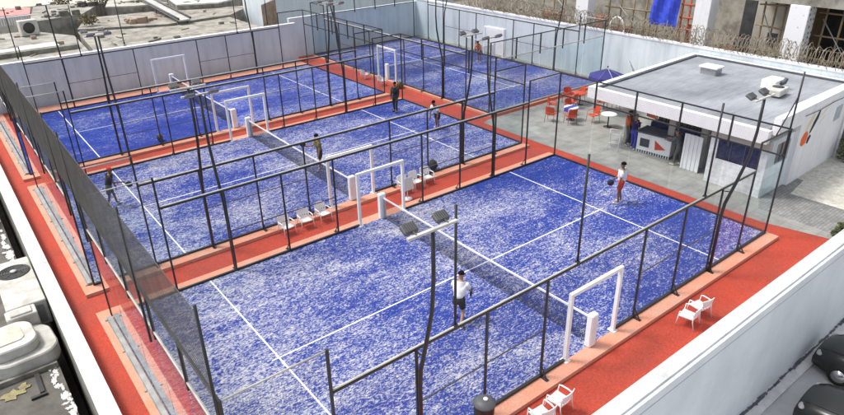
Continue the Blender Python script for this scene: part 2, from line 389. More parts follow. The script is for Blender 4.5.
def make_cage():
    root = thing('court_cage', '', 'court fence')
    K = M['black']
    for sy, y in ((-1, 0.0), (1, 10.0)):
        for x in (0, 2, 4, 6, 8, 12, 14, 16, 18, 20):
            h = 4.0 if x in (0, 2, 18, 20) else 3.0
            p = MB().box((x-.026, y-.026, 0), (x+.026, y+.026, h))
            if x not in (0, 20):   # raking foot bracket bolted to the kerb outside
                p.box((x-.05, y+sy*.03 if sy > 0 else y-.26, .0), (x+.05, y+.26 if sy > 0 else y-.03, .02))
                p.tube([(x, y+sy*.22, .02), (x, y+sy*.03, .32)], .018, 4)
            p.build('post', K, root)
        # top rail: dark angle with a pale capping tube
        MB().box((18.032, y-.02, 3.95), (19.968, y+.02, 4.002)).build('top_rail', K, root)
        MB().tube([(.032, y, 3.98), (1.968, y, 3.98)], .02, 6).build('top_rail', M['railpale'], root)
        MB().box((2.032, y-.032, 2.955), (17.968, y+.032, 3.004)).build('top_rail', K, root)
        MB().tube([(2.0, y, 3.028), (18.0, y, 3.028)], .025, 8).build('capping_rail', M['railpale'], root)
        for a, c in ((.032,8.92),(11.08,19.968)):
            MB().box((a, y-.036, .003), (c, y+.036, .07)).build('base_rail', K, root)
        for a, c in ((4.032,7.968),(12.032,15.968)): MB().box((a, y-.012, 1.49), (c, y+.012, 1.515)).build('mid_rail', M['wire'], root)
        for a, c, z0, z1 in ((0.03,1.97,3.0,3.95),(18.03,19.97,3.0,3.95),(2.03,3.97,2.0,2.94),(16.03,17.97,2.0,2.94),
                             (4.03,5.97,.07,2.94),(6.03,7.97,.07,2.94),(12.03,13.97,.07,2.94),(14.03,15.97,.07,2.94),(8.03,8.92,.07,2.94),(11.08,11.97,.07,2.94),(8.92,11.08,2.2,2.94)):
            mesh_panel(a, c, z0, z1, y).build('mesh_panel', M['wire'], root)
        for a, c, h in ((.04,1.96,3.0),(18.04,19.96,3.0),(2.04,3.96,2.0),(16.04,17.96,2.0)):
            MB().box((a, y-.006, .07), (c, y+.006, h)).build('glass_panel', M['glass'], root)
        # white gate portal round the net post
        g = MB()
        for x in (8.97, 11.03): g.box((x-.05, y-.05, 0), (x+.05, y+.05, 2.05)); g.box((x-.10, y-.12, 0), (x+.10, y+.12, .015))
        g.box((8.92, y-.05, 2.05), (11.08, y+.05, 2.15))
        g.build('gate_frame', M['white'], root)
    for ex, x in ((-1, 0.0), (1, 20.0)):
        for y in (2, 4, 6, 8):
            MB().box((x-.03, y-.03, 2.80), (x+.03, y+.03, 4.0)).build('post', K, root)
        b = MB(); c2 = MB()
        for a in (0, 2, 4, 6, 8):
            b.box((x-.02, a+.03, 3.95), (x+.02, a+1.97, 4.0))
            c2.box((x-.024, a+.03, 2.97), (x+.024, a+1.97, 3.02))
            mesh_panel(a+.03, a+1.97, 3.02, 3.95, x, along='y').build('mesh_panel', M['wire'], root)
            MB().box((x-.006, a+.04, .07), (x+.006, a+1.96, 2.97)).build('glass_panel', M['endglass'] if ex < 0 else M['glass'], root)
        b.build('top_rail', K, root)
        c2.build('capping_rail', M['railpale'] if ex < 0 else K, root)
        ch = MB()
        if ex < 0:
            ch.box((x-.16, .1, .002), (x-.03, 9.9, .085)); ch.box((x-.18, .1, .002), (x-.02, 9.9, .012))
            for a in (.15, 2, 4, 6, 8, 9.85): ch.box((x-.23, a-.04, .002), (x-.17, a+.04, .03))
            ch.build('glass_channel', M['channel'], root)
        else:
            ch.box((x-.03, .03, .002), (x+.03, 9.97, .07)); ch.build('base_rail', K, root)
    return root

cage = make_cage()
CL = {'A': 'nearest padel court cage of black posts, mesh and glass, pale top rail in front',
      'B': 'middle padel court cage of black posts and pale rails, between two red walkways',
      'C': 'far left padel court cage against the pale back wall, over the cleanest blue turf',
      'D': 'far right padel court cage turned crosswise beside the terrace chairs'}
def make_net():
    root = thing('padel_net', '', 'net')
    b = MB()
    n = 220
    top = lambda y: .92 - .05 * (1 - abs(y-5)/5)
    for i in range(n+1):
        y = .1 + 9.8*i/n; b.wire((10, y, .03), (10, y, top(y)-.05), .0043)
    for j in range(19):
        q = j/18
        b.tube([(10, .1, .03+(top(.1)-.08)*q), (10, 5, .03+(top(5)-.08)*q), (10, 9.9, .03+(top(9.9)-.08)*q)], .0043, 3, False, False)
    b.build('netting', M['net'], root)
    ys = [.08, 5, 9.92]
    t = MB()
    for a, c in ((.08, 5), (5, 9.92)):
        t.add([(9.985, a, top(a)-.06), (10.015, a, top(a)-.06), (10.015, a, top(a)), (9.985, a, top(a)),
               (9.985, c, top(c)-.06), (10.015, c, top(c)-.06), (10.015, c, top(c)), (9.985, c, top(c))],
              [(0,1,2,3),(7,6,5,4),(0,4,5,1),(1,5,6,2),(2,6,7,3),(3,7,4,0)])
    t.build('top_band', M['white'], root)
    for y, s in ((-.0, -1), (10.0, 1)):
        MB().bbox((9.86, y-.10, .02), (10.14, y+.10, 1.05), .03).build('padded_post', M['pad'], root)
    return root
net = make_net()
NL = {'A': 'padel net with white top band across the nearest sandy blue court',
      'B': 'padel net across the middle court, a player in olive standing at it',
      'C': 'padel net across the far left court before the back wall',
      'D': 'padel net across the far right crosswise court, furthest from the camera'}
for i, (key, (o, rz, tm, _)) in enumerate(COURTS.items()):
    c = cage if i == 0 else dup(cage); c.location = o; c.rotation_euler = (0, 0, rz)
    tag(c, CL[key], group='padel court cages')
    c = net if i == 0 else dup(net); c.location = o; c.rotation_euler = (0, 0, rz)
    tag(c, NL[key], group='padel nets')

# ------------------------------------------------------------------ floodlight poles (bowed outward from the cage post)
def make_light():
    """base at the post, court towards +y; pole bows to -y, cross arm along x, two flat lamps turned to the court"""
    root = thing('floodlight_pole', '', 'floodlight')
    MB().tube([(0,-.07,.0),(0,-.07,2.0),(0,-.10,2.5),(0,-.30,3.3),(0,-.50,4.2),(0,-.56,5.0),(0,-.55,5.95)], [.05,.05,.05,.048,.045,.042,.04], 8).build('pole', M['black'], root)
    MB().tube([(0,-.07,2.45),(0,-.36,3.5)], .02, 4).tube([(0,-.02,2.9),(0,-.22,2.95)], .02, 4).build('stay', M['black'], root)
    MB().box((-.56,-.585,5.96),(.56,-.515,6.005)).build('cross_arm', M['railpale'], root)
    for x in (-.36, .36):
        lamp = MB().bbox((-.15,-.11,-.04),(.15,.11,.04), .03)
        for k in range(6): lamp.box((-.125+k*.046,-.09,.035),(-.107+k*.046,.09,.06))
        lens = MB().box((-.125,-.085,-.046),(.125,.085,-.041))
        Rx = Matrix.Rotation(R(28), 3, 'X')
        fn = lambda v: Rx @ v + Vector((x, -.34, 6.05))
        l = lamp.move(fn).build('floodlight', M['lampgrey'], root)
        lens.move(fn).build('lens', M['led'], l)
        MB().tube([(x,-.55,6.0),(x,-.38,6.03)], .02, 4).build('bracket', M['lampgrey'], l)
    return root
light = make_light()
first = True
spots = []
LW = {'A': 'the nearest court', 'B': 'the middle court', 'C': 'the far left court', 'D': 'the far right court'}
SD = {'A': ('near long side', 'far long side'), 'B': ('near long side', 'far long side'), 'C': ('near long side', 'far long side'),
      'D': ('back wall side', 'walkway side')}
for key, (o, rz, tm, _) in COURTS.items():
    f = xf(o, rz)
    for x in (4, 16):
        for k, (y, a) in enumerate(((0, 0), (10, math.pi))):
            p = f(Vector((x, y + (-.035 if k == 0 else .035), 0)))
            if key == 'D': end = 'terrace end' if x == 4 else 'back wall end'
            else: end = 'left' if x == 4 else 'right'
            spots.append((p, rz + a, f'twin lamp pole, {SD[key][k]} of {LW[key]}, {end if key=="D" else end+" end"}'))
for i, (p, a, lab) in enumerate(spots):
    c = light if i == 0 else dup(light)
    c.location = p; c.rotation_euler = (0, 0, a); tag(c, lab, group='twin floodlight poles round the courts')

# ------------------------------------------------------------------ ball stop nets at the left ends + slim poles clamped on rails
LB = {'A': 'nearest', 'B': 'middle', 'C': 'far left'}
for key in 'ABC':
    o = COURTS[key][0]
    r = thing('ball_stop_net', f'dark fine net on tall poles above the left end of the {LB[key]} court', 'net', (-.06, o[1], 0), 0, 'ball stop nets on the left')
    mesh_panel(0, {'A': 12.1, 'B': 11.85, 'C': 10}[key], 4.02, 5.72, -.0, .048, .0033, 'y').build('netting', M['twine'], r)
    for y in (0, 4.25, 10.0):
        MB().tube([(0, y, 2.6), (0, y, 5.9)], .028, 6).build('pole', M['black'], r)
    MB().wire((0, 0, 5.74), (0, {'A': 12.1, 'B': 11.85, 'C': 10}[key], 5.74), .008).build('head_cable', M['twine'], r)
POLE = None
def slim(x, y, lab, z1=5.9):
    global POLE
    if POLE is None:
        POLE = thing('net_pole', lab, 'pole')
        MB().tube([(0,0,-.12),(0,0,2.85)], .03, 6).build('shaft', M['black'], POLE)
        MB().box((-.045,-.045,-.06),(.045,.045,.02)).build('clamp', M['black'], POLE)
        c = POLE
    else: c = dup(POLE)
    c.location = (x, y, 3.07); tag(c, lab, group='slim poles clamped on the court rails')
for x, w in ((5.05, 'above the left half'), (9.05, 'beside the white gate'), (14.9, 'above the right half')):
    slim(x, 0, f'slim black pole rising from the front rail of the nearest court, {w}')
slim(19.97, .03, 'slim black pole rising from the right front corner of the nearest court')
for x, w in ((5.05, 'left'), (14.9, 'right')):
    slim(x, 34.05, f'slim black pole on the {w} half of the back rail behind the far left court')
for x, w in ((2, 'left'), (8, 'centre'), (18, 'right')):
    slim(x, 36.2-.35, f'slim black pole at the {w} of the pale wall behind the far left court')
slim(32.1, 32.7, 'slim black pole on the far back corner of the far right court')

# stay from the right front corner pole
tag(MB().tube([(19.97,.03,5.1),(18.9,0,4.0)], .022, 5).build('raking_stay', M['black']), 'thin black raking stay between the right front corner pole and the high rail', 'stay')

# ------------------------------------------------------------------ boundary walls
w = thing('boundary_wall', 'long white boundary wall along the bottom right, smooth outer face above the street', 'wall', (0,0,0))
MB().box((-8, -2.44, -4.02), (46, -1.93, .33)).build('wall', M['outwall'], w)
MB().box((-8, -2.34, .33), (46, -1.925, .40)).build('coping', M['copingx'], w)
MB().box((-8, -2.452, .02), (46, -2.44, .032)).build('drip_line', M['stoneb'], w)
w = thing('parapet_wall', 'white topped parapet wall along the left edge, mossy on its outer side', 'wall')
MB().box((-1.36, -1.9, -4.0), (-.975, 36.3, .42)).build('wall', M['mossy'], w)
MB().box((-1.38, -1.9, .42), (-.955, 36.3, .47)).build('coping', M['copingy'], w)
w = thing('back_wall', 'tall pale grey back wall behind the far left court', 'wall')
MB().box((-1.4, 36.2, -.15), (20.4, 36.5, 2.68)).build('wall', M['wall'], w)
MB().box((-1.4, 36.18, 2.68), (20.4, 36.53, 2.73)).build('coping', M['wallwhite'], w)
w = thing('back_wall', 'tall pale grey back wall behind the far right court, meeting the long right wall', 'wall')
MB().box((20.45, 37.3, -.15), (32.85, 37.6, 2.9)).build('wall', M['wall'], w)
w = thing('side_wall', 'long pale wall with white top running behind the far right court and clubhouse', 'wall')
MB().box((32.85, -1.9, -.15), (33.15, 37.6, 3.05)).build('wall', M['wall'], w)
MB().box((32.82, -1.9, 3.05), (33.3, 37.6, 3.13)).build('coping', M['wallwhite'], w)
MB().box((32.80, 26.2, -.1), (32.85, 28.2, 2.0)).build('door_panel', M['white'], w)
struct('court_floor_strip', MB().box((20.2, 36.15, -.3), (32.9, 37.3, -.125)), M['red'])

# razor wire coil on the side wall
b = MB()
for ph in (0, math.pi):
    pts = []
    turns = 100; y0, y1 = 1.0, 31.0
    for i in range(turns*10+1):
        t = 2*math.pi*i/10*(1 if ph == 0 else -1)+ph
        yy = y0+(y1-y0)*i/(turns*10); q = .46+.09*math.sin(yy*2.1+ph)+.05*math.sin(yy*5.3)
        pts.append((33.1+q*math.cos(t), yy+.16*math.sin(yy*3.1+ph), 3.64+.06*math.sin(yy*1.3)+q*math.sin(t)))
    b.tube(pts, .016, 4, True, False)
rz_ = thing('razor_wire', 'tangled brown razor wire coil along the top of the long side wall', 'razor wire')
b.build('coil', M['razor'], rz_)
b = MB()
for i in range(16): b.tube([(33.2, 1.5+i*1.95, 3.0), (33.35, 1.5+i*1.95, 4.25)], .022, 5)
for z in (3.45, 3.9): b.wire((33.2, 1, z), (33.2, 31, z), .008)
b.build('post_and_strand', M['razor'], rz_)

# ------------------------------------------------------------------ clubhouse
cl = thing('clubhouse', 'white flat roofed clubhouse with open canopy front and grey roof', 'building')
MB().prism([(22.75,10.25),(22.75,1.75),(32.75,1.75),(32.75,10.75)], 2.3, 2.62).build('ceiling', M['beige'], cl)
rf = MB().prism([(22.95,10.0),(22.95,2.0),(32.5,2.0),(32.5,10.5)], 2.621, 2.70).build('roof', M['roofm'], cl)
fa = MB()
fa.box((22.60, 1.72, 2.26), (22.86, 10.4, 2.80))
fa.prism([(22.87,10.14),(32.75,10.60),(32.75,10.88),(22.87,10.40)], 2.26, 2.80)
fa.box((32.5, 1.9, 2.62), (32.76, 10.58, 2.80))
fa.build('fascia', M['roofwhite'], cl)
fl = MB()
fl.box((22.861, 2.1, 2.70), (22.93, 10.05, 2.74)); fl.prism([(22.93,9.98),(32.4,10.43),(32.4,10.59),(22.93,10.13)], 2.70, 2.775); fl.box((32.36, 2.1, 2.70), (32.499, 10.4, 2.785))
fl.build('flashing', M['flash'], cl)
# right hand wall with raised parapet, a downpipe and a cable on it
MB().prism([(25.0,1.50),(30.1,1.62),(30.1,2.0),(25.0,2.0)], -.11, 3.30).build('side_wall', M['wallwhite'], cl)
MB().prism([(22.87,1.45),(24.99,1.50),(24.99,1.74),(22.87,1.74)], 2.62, 3.30).build('parapet', M['wallwhite'], cl)
MB().prism([(30.11,1.62),(32.75,1.72),(32.75,2.0),(30.11,2.0)], 2.62, 3.30).build('parapet', M['wallwhite'], cl)
# kiosk block
k = MB()
kw = M['kiosk'] = brick_mat('white_block_wall', (.76,.765,.78), (.70,.71,.73), (.60,.61,.64), .4, .2, .012, axis='YZ')
k.box((22.88, 1.66, -.11), (23.08, 4.05, 1.02)); k.box((22.88, 3.72, 1.02), (23.08, 4.05, 2.26)); k.box((22.88,1.66,1.02),(23.08,1.98,2.26))
k.box((23.08, 3.85, -.11), (25.0, 4.05, 2.29))
k.build('kiosk_wall', kw, cl)
k = MB(); k.box((23.08, 1.66, -.11), (25.0, 1.86, 1.15)); k.box((23.08,1.66,1.15),(23.6,1.86,2.29)); k.box((24.75,1.66,1.15),(25.0,1.86,2.29)); k.box((23.6,1.66,2.05),(24.75,1.86,2.29))
k.build('kiosk_side_wall', M['wall'], cl)
MB().box((22.86, 1.64, 1.90), (23.10, 4.07, 2.258)).build('lintel', M['beige'], cl)
wn = MB().box((22.92, 1.98, 1.02), (22.96, 3.72, 1.90)).build('window', M['bluewin'], cl)
fr = MB()
for y in (1.98, 2.56, 3.14, 3.69): fr.box((22.895, y, 1.03), (22.919, y+.03, 1.89))
fr.build('frame', M['flash'], wn)
wn = MB().box((23.6, 1.72, 1.15), (24.75, 1.76, 2.05)).build('window', M['bluewin'], cl)
MB().box((24.16,1.69,1.16),(24.2,1.72,2.04)).build('frame', M['flash'], wn)
# enclosed back part and columns
MB().box((26.6, 4.051, -.11), (26.8, 8.7, 2.29)).box((26.8, 8.5, -.11), (32.6, 8.7, 2.29)).build('back_room_wall', M['dark'], cl)  # near-black wall colour stands in for the shade deep under the canopy
for (x, y) in ((24.4, 9.0), (24.2, 4.95), (24.3, 6.6)):
    MB().bbox((x-.17, y-.17, -.11), (x+.17, y+.17, 2.298), .02).build('column', M['beige'], cl)
MB().box((26.55, 6.5, -.11), (26.598, 7.4, 1.95)).build('door', M['timber'], cl)
# corrugated shutter
sh = MB()
for i in range(9):
    y = 4.62 + i*.095; sh.box((23.35 + (.025 if i % 2 else 0), y, -.1), (23.40 + (.025 if i % 2 else 0), y+.094, 1.55))
sh.build('shutter', M['roofwhite'], cl)
# emblem on the wall: orange ball, pale streak, dark racket
def wallpt(x, z, d=.004):  # point on the slanted side wall
    return (x, 1.50 + (x-25.0)*.12/5.1 - d, z)
def decal(poly, d=.004): return MB().add([wallpt(x, z, d) for x, z in poly], [tuple(range(len(poly)))])
em = decal([(25.35,1.62),(25.62,1.50),(25.9,1.6),(25.98,1.95),(25.8,2.15),(25.5,2.1),(25.33,1.9)]).build('wall_emblem', M['logoorange'], cl)
decal([(25.5,2.12),(25.8,2.18),(26.3,2.75),(26.1,2.85),(25.7,2.5)]).build('pale_streak', M['logoyellow'], em)
decal([(26.02,1.95),(26.22,2.0),(26.68,2.5),(26.75,2.85),(26.6,2.86),(26.25,2.45)], .007).add([wallpt(25.98,1.55,.007), wallpt(26.15,1.5,.007), wallpt(26.35,1.8,.007), wallpt(26.2,1.9,.007), wallpt(26.0,1.8,.007)], [(0,1,2,3,4)]).build('dark_racket', M['logoblack'], em)
decal([(26.9,2.15),(27.4,2.45),(27.45,2.55),(26.95,2.25)]).add([wallpt(27.0,2.55), wallpt(27.9,2.95), wallpt(27.92,3.0), wallpt(27.0,2.62)], [(0,1,2,3)]).build('pale_streak', M['logoyellow'], em)
wn = MB().add([wallpt(28.6,1.9,.012), wallpt(29.25,1.95,.012), wallpt(29.3,2.6,.012), wallpt(28.65,2.55,.012)], [(0,1,2,3)]).build('vent_panel', M['stoneb'], cl)

MB().tube([(29.9, 1.53, -.1), (29.9, 1.53, 3.2)], .05, 8).build('downpipe', M['roofwhite'], cl)
MB().tube([(25.1,1.47,2.95),(26.5,1.50,2.9),(28.0,1.54,2.95),(29.85,1.58,2.9)], .012, 5).build('wall_cable', M['rubber'], cl)
# things on the roof
r = thing('roof_vent', 'small white capped vent box alone on the grey clubhouse roof', 'vent', (29.4, 7.95, 2.70))
MB().bbox((-.32,-.42,0),(.32,.42,.34), .02).build('body', M['steel'], r)
MB().bbox((-.40,-.50,.342),(.40,.50,.42), .02).build('cap', M['roofwhite'], r)
r = thing('air_conditioner', 'white air conditioner box with raised lid at the right of the clubhouse roof', 'air conditioner', (28.0, 4.0, 2.70), R(5)); r.scale = (.85, .85, .75)
MB().bbox((-.62,-.42,.12),(.62,.42,.48), .03).build('casing', M['acwhite'], r)
MB().box((-.52,-.34,0),(.52,.34,.12)).build('plinth', M['flash'], r)
MB().lathe([(.30,.481),(.30,.50),(.05,.52)], 18, (.2,0,0)).build('fan_grille', M['grille'], r)
r = thing('roof_duct', 'low white duct hood with dark mouth beside the roof air conditioner', 'duct', (29.3, 4.75, 2.70))
MB().bbox((-.5,-.35,0),(.5,.35,.40), .03).build('hood', M['roofwhite'], r)
MB().tube([(.0,-.36,.22),(.0,-.50,.30),(.0,-.55,.5)], .10, 8).build('mouth', M['flash'], r)

# grey block wall and a bush past the clubhouse's far end
w = thing('block_wall', 'grey block wall at the far right beyond the gravel yard', 'wall')
MB().box((31.2, -1.9, -.12), (31.4, 1.6, 2.6)).build('wall', M['stoneb'], w)
MB().box((31.15, -1.9, 2.6), (31.45, 1.6, 2.68)).build('coping', M['roofwhite'], w)

def blotch(b, cx, cy, rx, ry, z, seed, n=22):
    rnd = random.Random(seed); pts = []
    for k in range(n):
        a = 2*math.pi*k/n; q = rnd.uniform(.45, 1.15); pts.append((cx+rx*q*math.cos(a), cy+ry*q*math.sin(a), z))
    b.add(pts, [tuple(range(n))])
b = MB(); rnd = random.Random(12)
for i in range(90):
    x = 6 + 24*i/90 + rnd.uniform(-.1,.1); blotch(b, x, -2.49-rnd.uniform(0,.05), rnd.uniform(.12,.4), rnd.uniform(.03,.09), -3.926+.0003*i, 300+i, 16)
tag(b.build('wall_foot_dirt', M['flash']), 'dark dirt gathered in a line along the foot of the white boundary wall', 'dirt', kind='stuff')
def leaf_cloud(n, c, r, s, seed=1, up=.4):
    rnd = random.Random(seed); b = MB()
    for i in range(n):
        while True:
            q = Vector((rnd.uniform(-1,1), rnd.uniform(-1,1), rnd.uniform(-1,1)))
            if .25 < q.length < 1 or rnd.random() < .15: break
        lump = 1 + .25*math.sin(q.x*5+seed)*math.cos(q.y*4+q.z*5)
        p = Vector((c[0]+q.x*r[0]*lump, c[1]+q.y*r[1]*lump, max(.02, c[2]+q.z*r[2]*lump)))
        d = Vector((rnd.gauss(0,1), rnd.gauss(0,1), rnd.gauss(up,1))).normalized()
        e = d.cross(Vector((rnd.gauss(0,1), rnd.gauss(0,1), rnd.gauss(0,1)))).normalized()
        L = s*rnd.uniform(.6, 1.4)
        b.add([p, p+d*L*.5+e*L*.28, p+d*L, p+d*L*.5-e*L*.28], [(0,1,2,3)])
    return b
def shrub(name, loc, rad, n, m, label, s=.14, seed=1, group=None):
    r = thing(name, label, 'bush', loc, 0, group)
    st = MB(); rnd = random.Random(seed)
    for i in range(6):
        a = rnd.uniform(0, 6.28); st.tube([(0,0,0),(math.cos(a)*rad[0]*.3, math.sin(a)*rad[1]*.3, rad[2]*.9),(math.cos(a)*rad[0]*.7, math.sin(a)*rad[1]*.7, rad[2]*1.5)], [.025,.018,.008], 5)
    st.build('stem', M['timber'], r)
    leaf_cloud(n, (0,0,rad[2]), rad, s, seed).build('foliage', m, r)
    return r
shrub('bush', (29.9, .95, -.1), (.6,.45,.5), 420, M['leaf'], 'green bush at the foot of the clubhouse wall end by the gravel', .15, 3)
for i, (x, y) in enumerate(((21.9,-1.66),(22.6,-1.6),(23.3,-1.68))):
    shrub('weed_clump', (x, y, -.1), (.30,.16,.12), 150, M['leaf'], f'green weeds inside the white boundary wall, {("nearest the red walkway","middle of three clumps","nearest the gravel")[i]}', .10, 10+i, 'weeds by the boundary wall')

# ------------------------------------------------------------------ terrace furniture
def arm_chair(m, name, label, group):
    """moulded plastic arm chair facing +x"""
    r = thing(name, label, 'chair', (0,0,0), 0, group)
    s = MB(); n = 6
    for zt, up in ((.44, 1), (.41, -1)):
        pass
    g = []
    for i in range(n+1):
        for j in range(n+1):
            u, v = i/n, j/n
            x = -.21 + .44*u; y = (-.23 + .46*v)*(1 - .08*(1-u))
            z = .43 - .02*math.sin(math.pi*v)*(1-u*.3) + (.012 if u > .95 else 0)
            g.append((x, y, z))
    top = g; bot = [(x, y, z-.025) for x, y, z in g]; fs = []
    N = n+1
    for i in range(n):
        for j in range(n):
            fs.append((i*N+j, (i+1)*N+j, (i+1)*N+j+1, i*N+j+1)); o = N*N
            fs.append((o+i*N+j, o+i*N+j+1, o+(i+1)*N+j+1, o+(i+1)*N+j))
    per = [j for j in range(N)] + [i*N+n for i in range(1, N)] + [n*N+j for j in range(n-1, -1, -1)] + [i*N for i in range(n-1, 0, -1)]
    for a, c in zip(per, per[1:]+per[:1]): fs.append((a, c, N*N+c, N*N+a))
    s.add(top+bot, fs, True); s.build('seat', m, r)
    # curved back with open slots
    bk = MB()
    def bpt(v, z):   # v in -1..1
        return Vector((-.20 - .17*(z-.43) - .05*(1-v*v) + .03, v*(.24+.02*(z-.43)), z))
    for (z0, z1, v0, v1) in ((.45,.50,-1,1),(.56,.86,-1,1)):
        for i in range(8):
            a = v0+(v1-v0)*i/8; c = v0+(v1-v0)*(i+1)/8
            arch = lambda v, z: z + (.03*(1-v*v) if z > .8 else 0)
            p = [bpt(a, arch(a, z0)), bpt(c, arch(c, z0)), bpt(c, arch(c, z1)), bpt(a, arch(a, z1))]
            q = [x + Vector((-.022, 0, 0)) for x in p]
            bk.add(p+q, [(0,1,2,3),(7,6,5,4),(0,4,5,1),(3,2,6,7),(0,3,7,4),(1,5,6,2)])
    for i in range(6):
        a = -.92 + i*.368-.10; c = a+.20
        p = [bpt(max(a,-1), .50), bpt(min(c,1), .50), bpt(min(c,1), .56), bpt(max(a,-1), .56)]
        q = [x + Vector((-.02, 0, 0)) for x in p]
        bk.add(p+q, [(0,1,2,3),(7,6,5,4),(0,4,5,1),(3,2,6,7),(0,3,7,4),(1,5,6,2)])
    bk.build('backrest', m, r)
    for sgn in (-1, 1):
        a = MB().tube([(-.20, sgn*.25, .66), (-.05, sgn*.27, .665), (.12, sgn*.27, .655), (.20, sgn*.26, .63)], [.022,.026,.026,.02], 8)
        a.move(lambda v: Vector((v.x, v.y, .66+(v.z-.66)*.7)))
        a.build('armrest', m, r)
        MB().tube([(.20, sgn*.26, .63), (.23, sgn*.255, .3), (.26, sgn*.27, 0)], [.015,.016,.013], 6).build('leg', m, r)
        MB().tube([(-.20, sgn*.25, .66), (-.22, sgn*.245, .35), (-.29, sgn*.26, 0)], [.015,.016,.013], 6).build('leg', m, r)
    return r
oc = [  # x, y, heading deg, label
    (25.42,14.9, -40, 'orange red plastic armchair nearest the blue far right court, left of the terrace group'),
    (23.95,13.70, 20, 'orange red plastic armchair at the left front of the terrace group'),
    (24.40,12.7, 65, 'orange red plastic armchair in front of the blue and white table'),
    (25.65,13.75, -95, 'orange red plastic armchair behind the blue and white table'),
    (27.3,15.3, -120, 'orange red plastic armchair at the back of the terrace, beside the court corner post'),
    (27.95,15.0, 160, 'second orange red plastic armchair at the back of the terrace, right of its twin'),
    (26.75,14.55, 100, 'orange red plastic armchair at the back of the terrace, in front of its two twins'),
    (25.5,12.05, 165, 'orange red plastic armchair turned to the white pedestal table'),
    (27.8,13.25, -70, 'orange red plastic armchair in the shade under the left corner of the canopy'),
    (28.3,12.75, 150, 'orange red plastic armchair deeper under the canopy, behind its twin'),
    (25.3,8.1, 200, 'orange red plastic armchair under the canopy, right behind the bar counter'),
]
base = None
for i, (x, y, a, lab) in enumerate(oc):
    if base is None: base = c = arm_chair(M['orange'], 'plastic_armchair', lab, 'orange chairs on the terrace')
    else: c = dup(base, label=lab)
    c.location = (x, y, -.112); c.rotation_euler = (0, 0, R(a))
wc = [
    (13.05,-1.12, 100, 'white plastic armchair on the front red walkway, left one of a pair by the gate'),
    (13.72,-1.08, 80, 'white plastic armchair on the front red walkway, right one of a pair by the gate'),
    (7.55,-1.0, 95, 'white plastic armchair at the bottom edge on the red walkway, right of its neighbour'),
    (6.85,-1.06, 85, 'white plastic armchair cut by the bottom edge of the picture on the red walkway'),
    (6.62,11.42, -85, 'white plastic armchair in the walkway behind the nearest court, leftmost of a row of three'),
    (7.42,11.45, -95, 'white plastic armchair in the walkway behind the nearest court, middle of a row of three'),
    (8.22,11.48, -88, 'white plastic armchair in the walkway behind the nearest court, rightmost of a row of three'),
    (12.2,11.5, -92, 'white plastic armchair just right of the inner gate post, beside the towel'),
    (12.85,11.55, -85, 'white plastic armchair second to the right of the inner gate, behind the dark post'),
    (13.5,11.6, -95, 'white plastic armchair third to the right of the inner gate, by the dark backpack'),
    (21.15,26.0, 0, 'white plastic armchair beside the far right court gate, in front'),
    (21.2,28.1, 10, 'white plastic armchair beside the far right court gate, farther back'),
]
base = None
for i, (x, y, a, lab) in enumerate(wc):
    if base is None: base = c = arm_chair(M['chairwhite'], 'plastic_armchair', lab, 'white chairs along the walkways')
    else: c = dup(base, label=lab)
    c.location = (x, y, -.12); c.rotation_euler = (0, 0, R(a)); c.scale = (.95, .95, .80)

def table(loc, m, label, rad=.4):
    r = thing('pedestal_table', label, 'table', loc)
    MB().lathe([(rad-.02,.70),(rad,.71),(rad,.725),(rad-.01,.735)], 24).build('tabletop', m, r)
    MB().tube([(0,0,.03),(0,0,.70)], .035, 10).build('pedestal', M['black'], r)
    MB().lathe([(.24,0),(.24,.015),(.06,.04)], 20).build('base', M['black'], r)
    return r
table((24.95,13.15,-.112), M['white'], 'white round table with a blue cloth among the orange chairs')
tag(MB().add([(-.42,-.14,.002),(.42,-.14,.002),(.42,.14,.002),(-.42,.14,.002),(-.42,-.14,.012),(.42,-.14,.012),(.42,.14,.012),(-.42,.14,.012),
              (-.43,-.14,-.2),(-.43,.14,-.2),(.43,-.14,-.2),(.43,.14,-.2)],
             [(4,5,6,7),(0,4,7,3),(1,2,6,5),(0,1,5,4),(3,7,6,2),(0,3,9,8),(1,10,11,2)]).build('table_runner', M['cblue'], None, (24.95,13.15,.625)), 'blue cloth runner lying over the white terrace table', 'cloth')
table((25.5,11.05,-.112), M['white'], 'white round pedestal table standing alone near the canopy', .42)
table((27.5,14.6,-.112), M['orange'], 'orange round table hidden among the chairs at the back of the terrace', .4)
# umbrella
u = thing('parasol', 'open blue parasol behind the left corner of the clubhouse roof', 'umbrella', (27.45, 12.85, -.112))
MB().tube([(0,0,.06),(0,0,2.55)], .025, 8).build('pole', M['steel'], u)
MB().lathe([(.28,0),(.28,.06),(.08,.12)], 16).build('base', M['concrete'], u)
cv = MB(); n = 8
ring = [[(rr*math.cos(2*math.pi*(k+.25)/n), rr*math.sin(2*math.pi*(k+.25)/n), z) for k in range(n)] for rr, z in ((1.06,1.98),(1.03,2.10),(.55,2.30),(.03,2.46))]
for a in range(3):
    for k in range(n): cv.quad(ring[a][k], ring[a][(k+1) % n], ring[a+1][(k+1) % n], ring[a+1][k])
cv.build('canopy', M['umb'], u)
rb = MB()
for k in range(n): rb.wire(ring[1][k], (0,0,2.52), .012)
rb.build('ribs', M['steel'], u)
MB().ell((0,0,2.60), (.04,.04,.06)).build('finial', M['umb'], u)

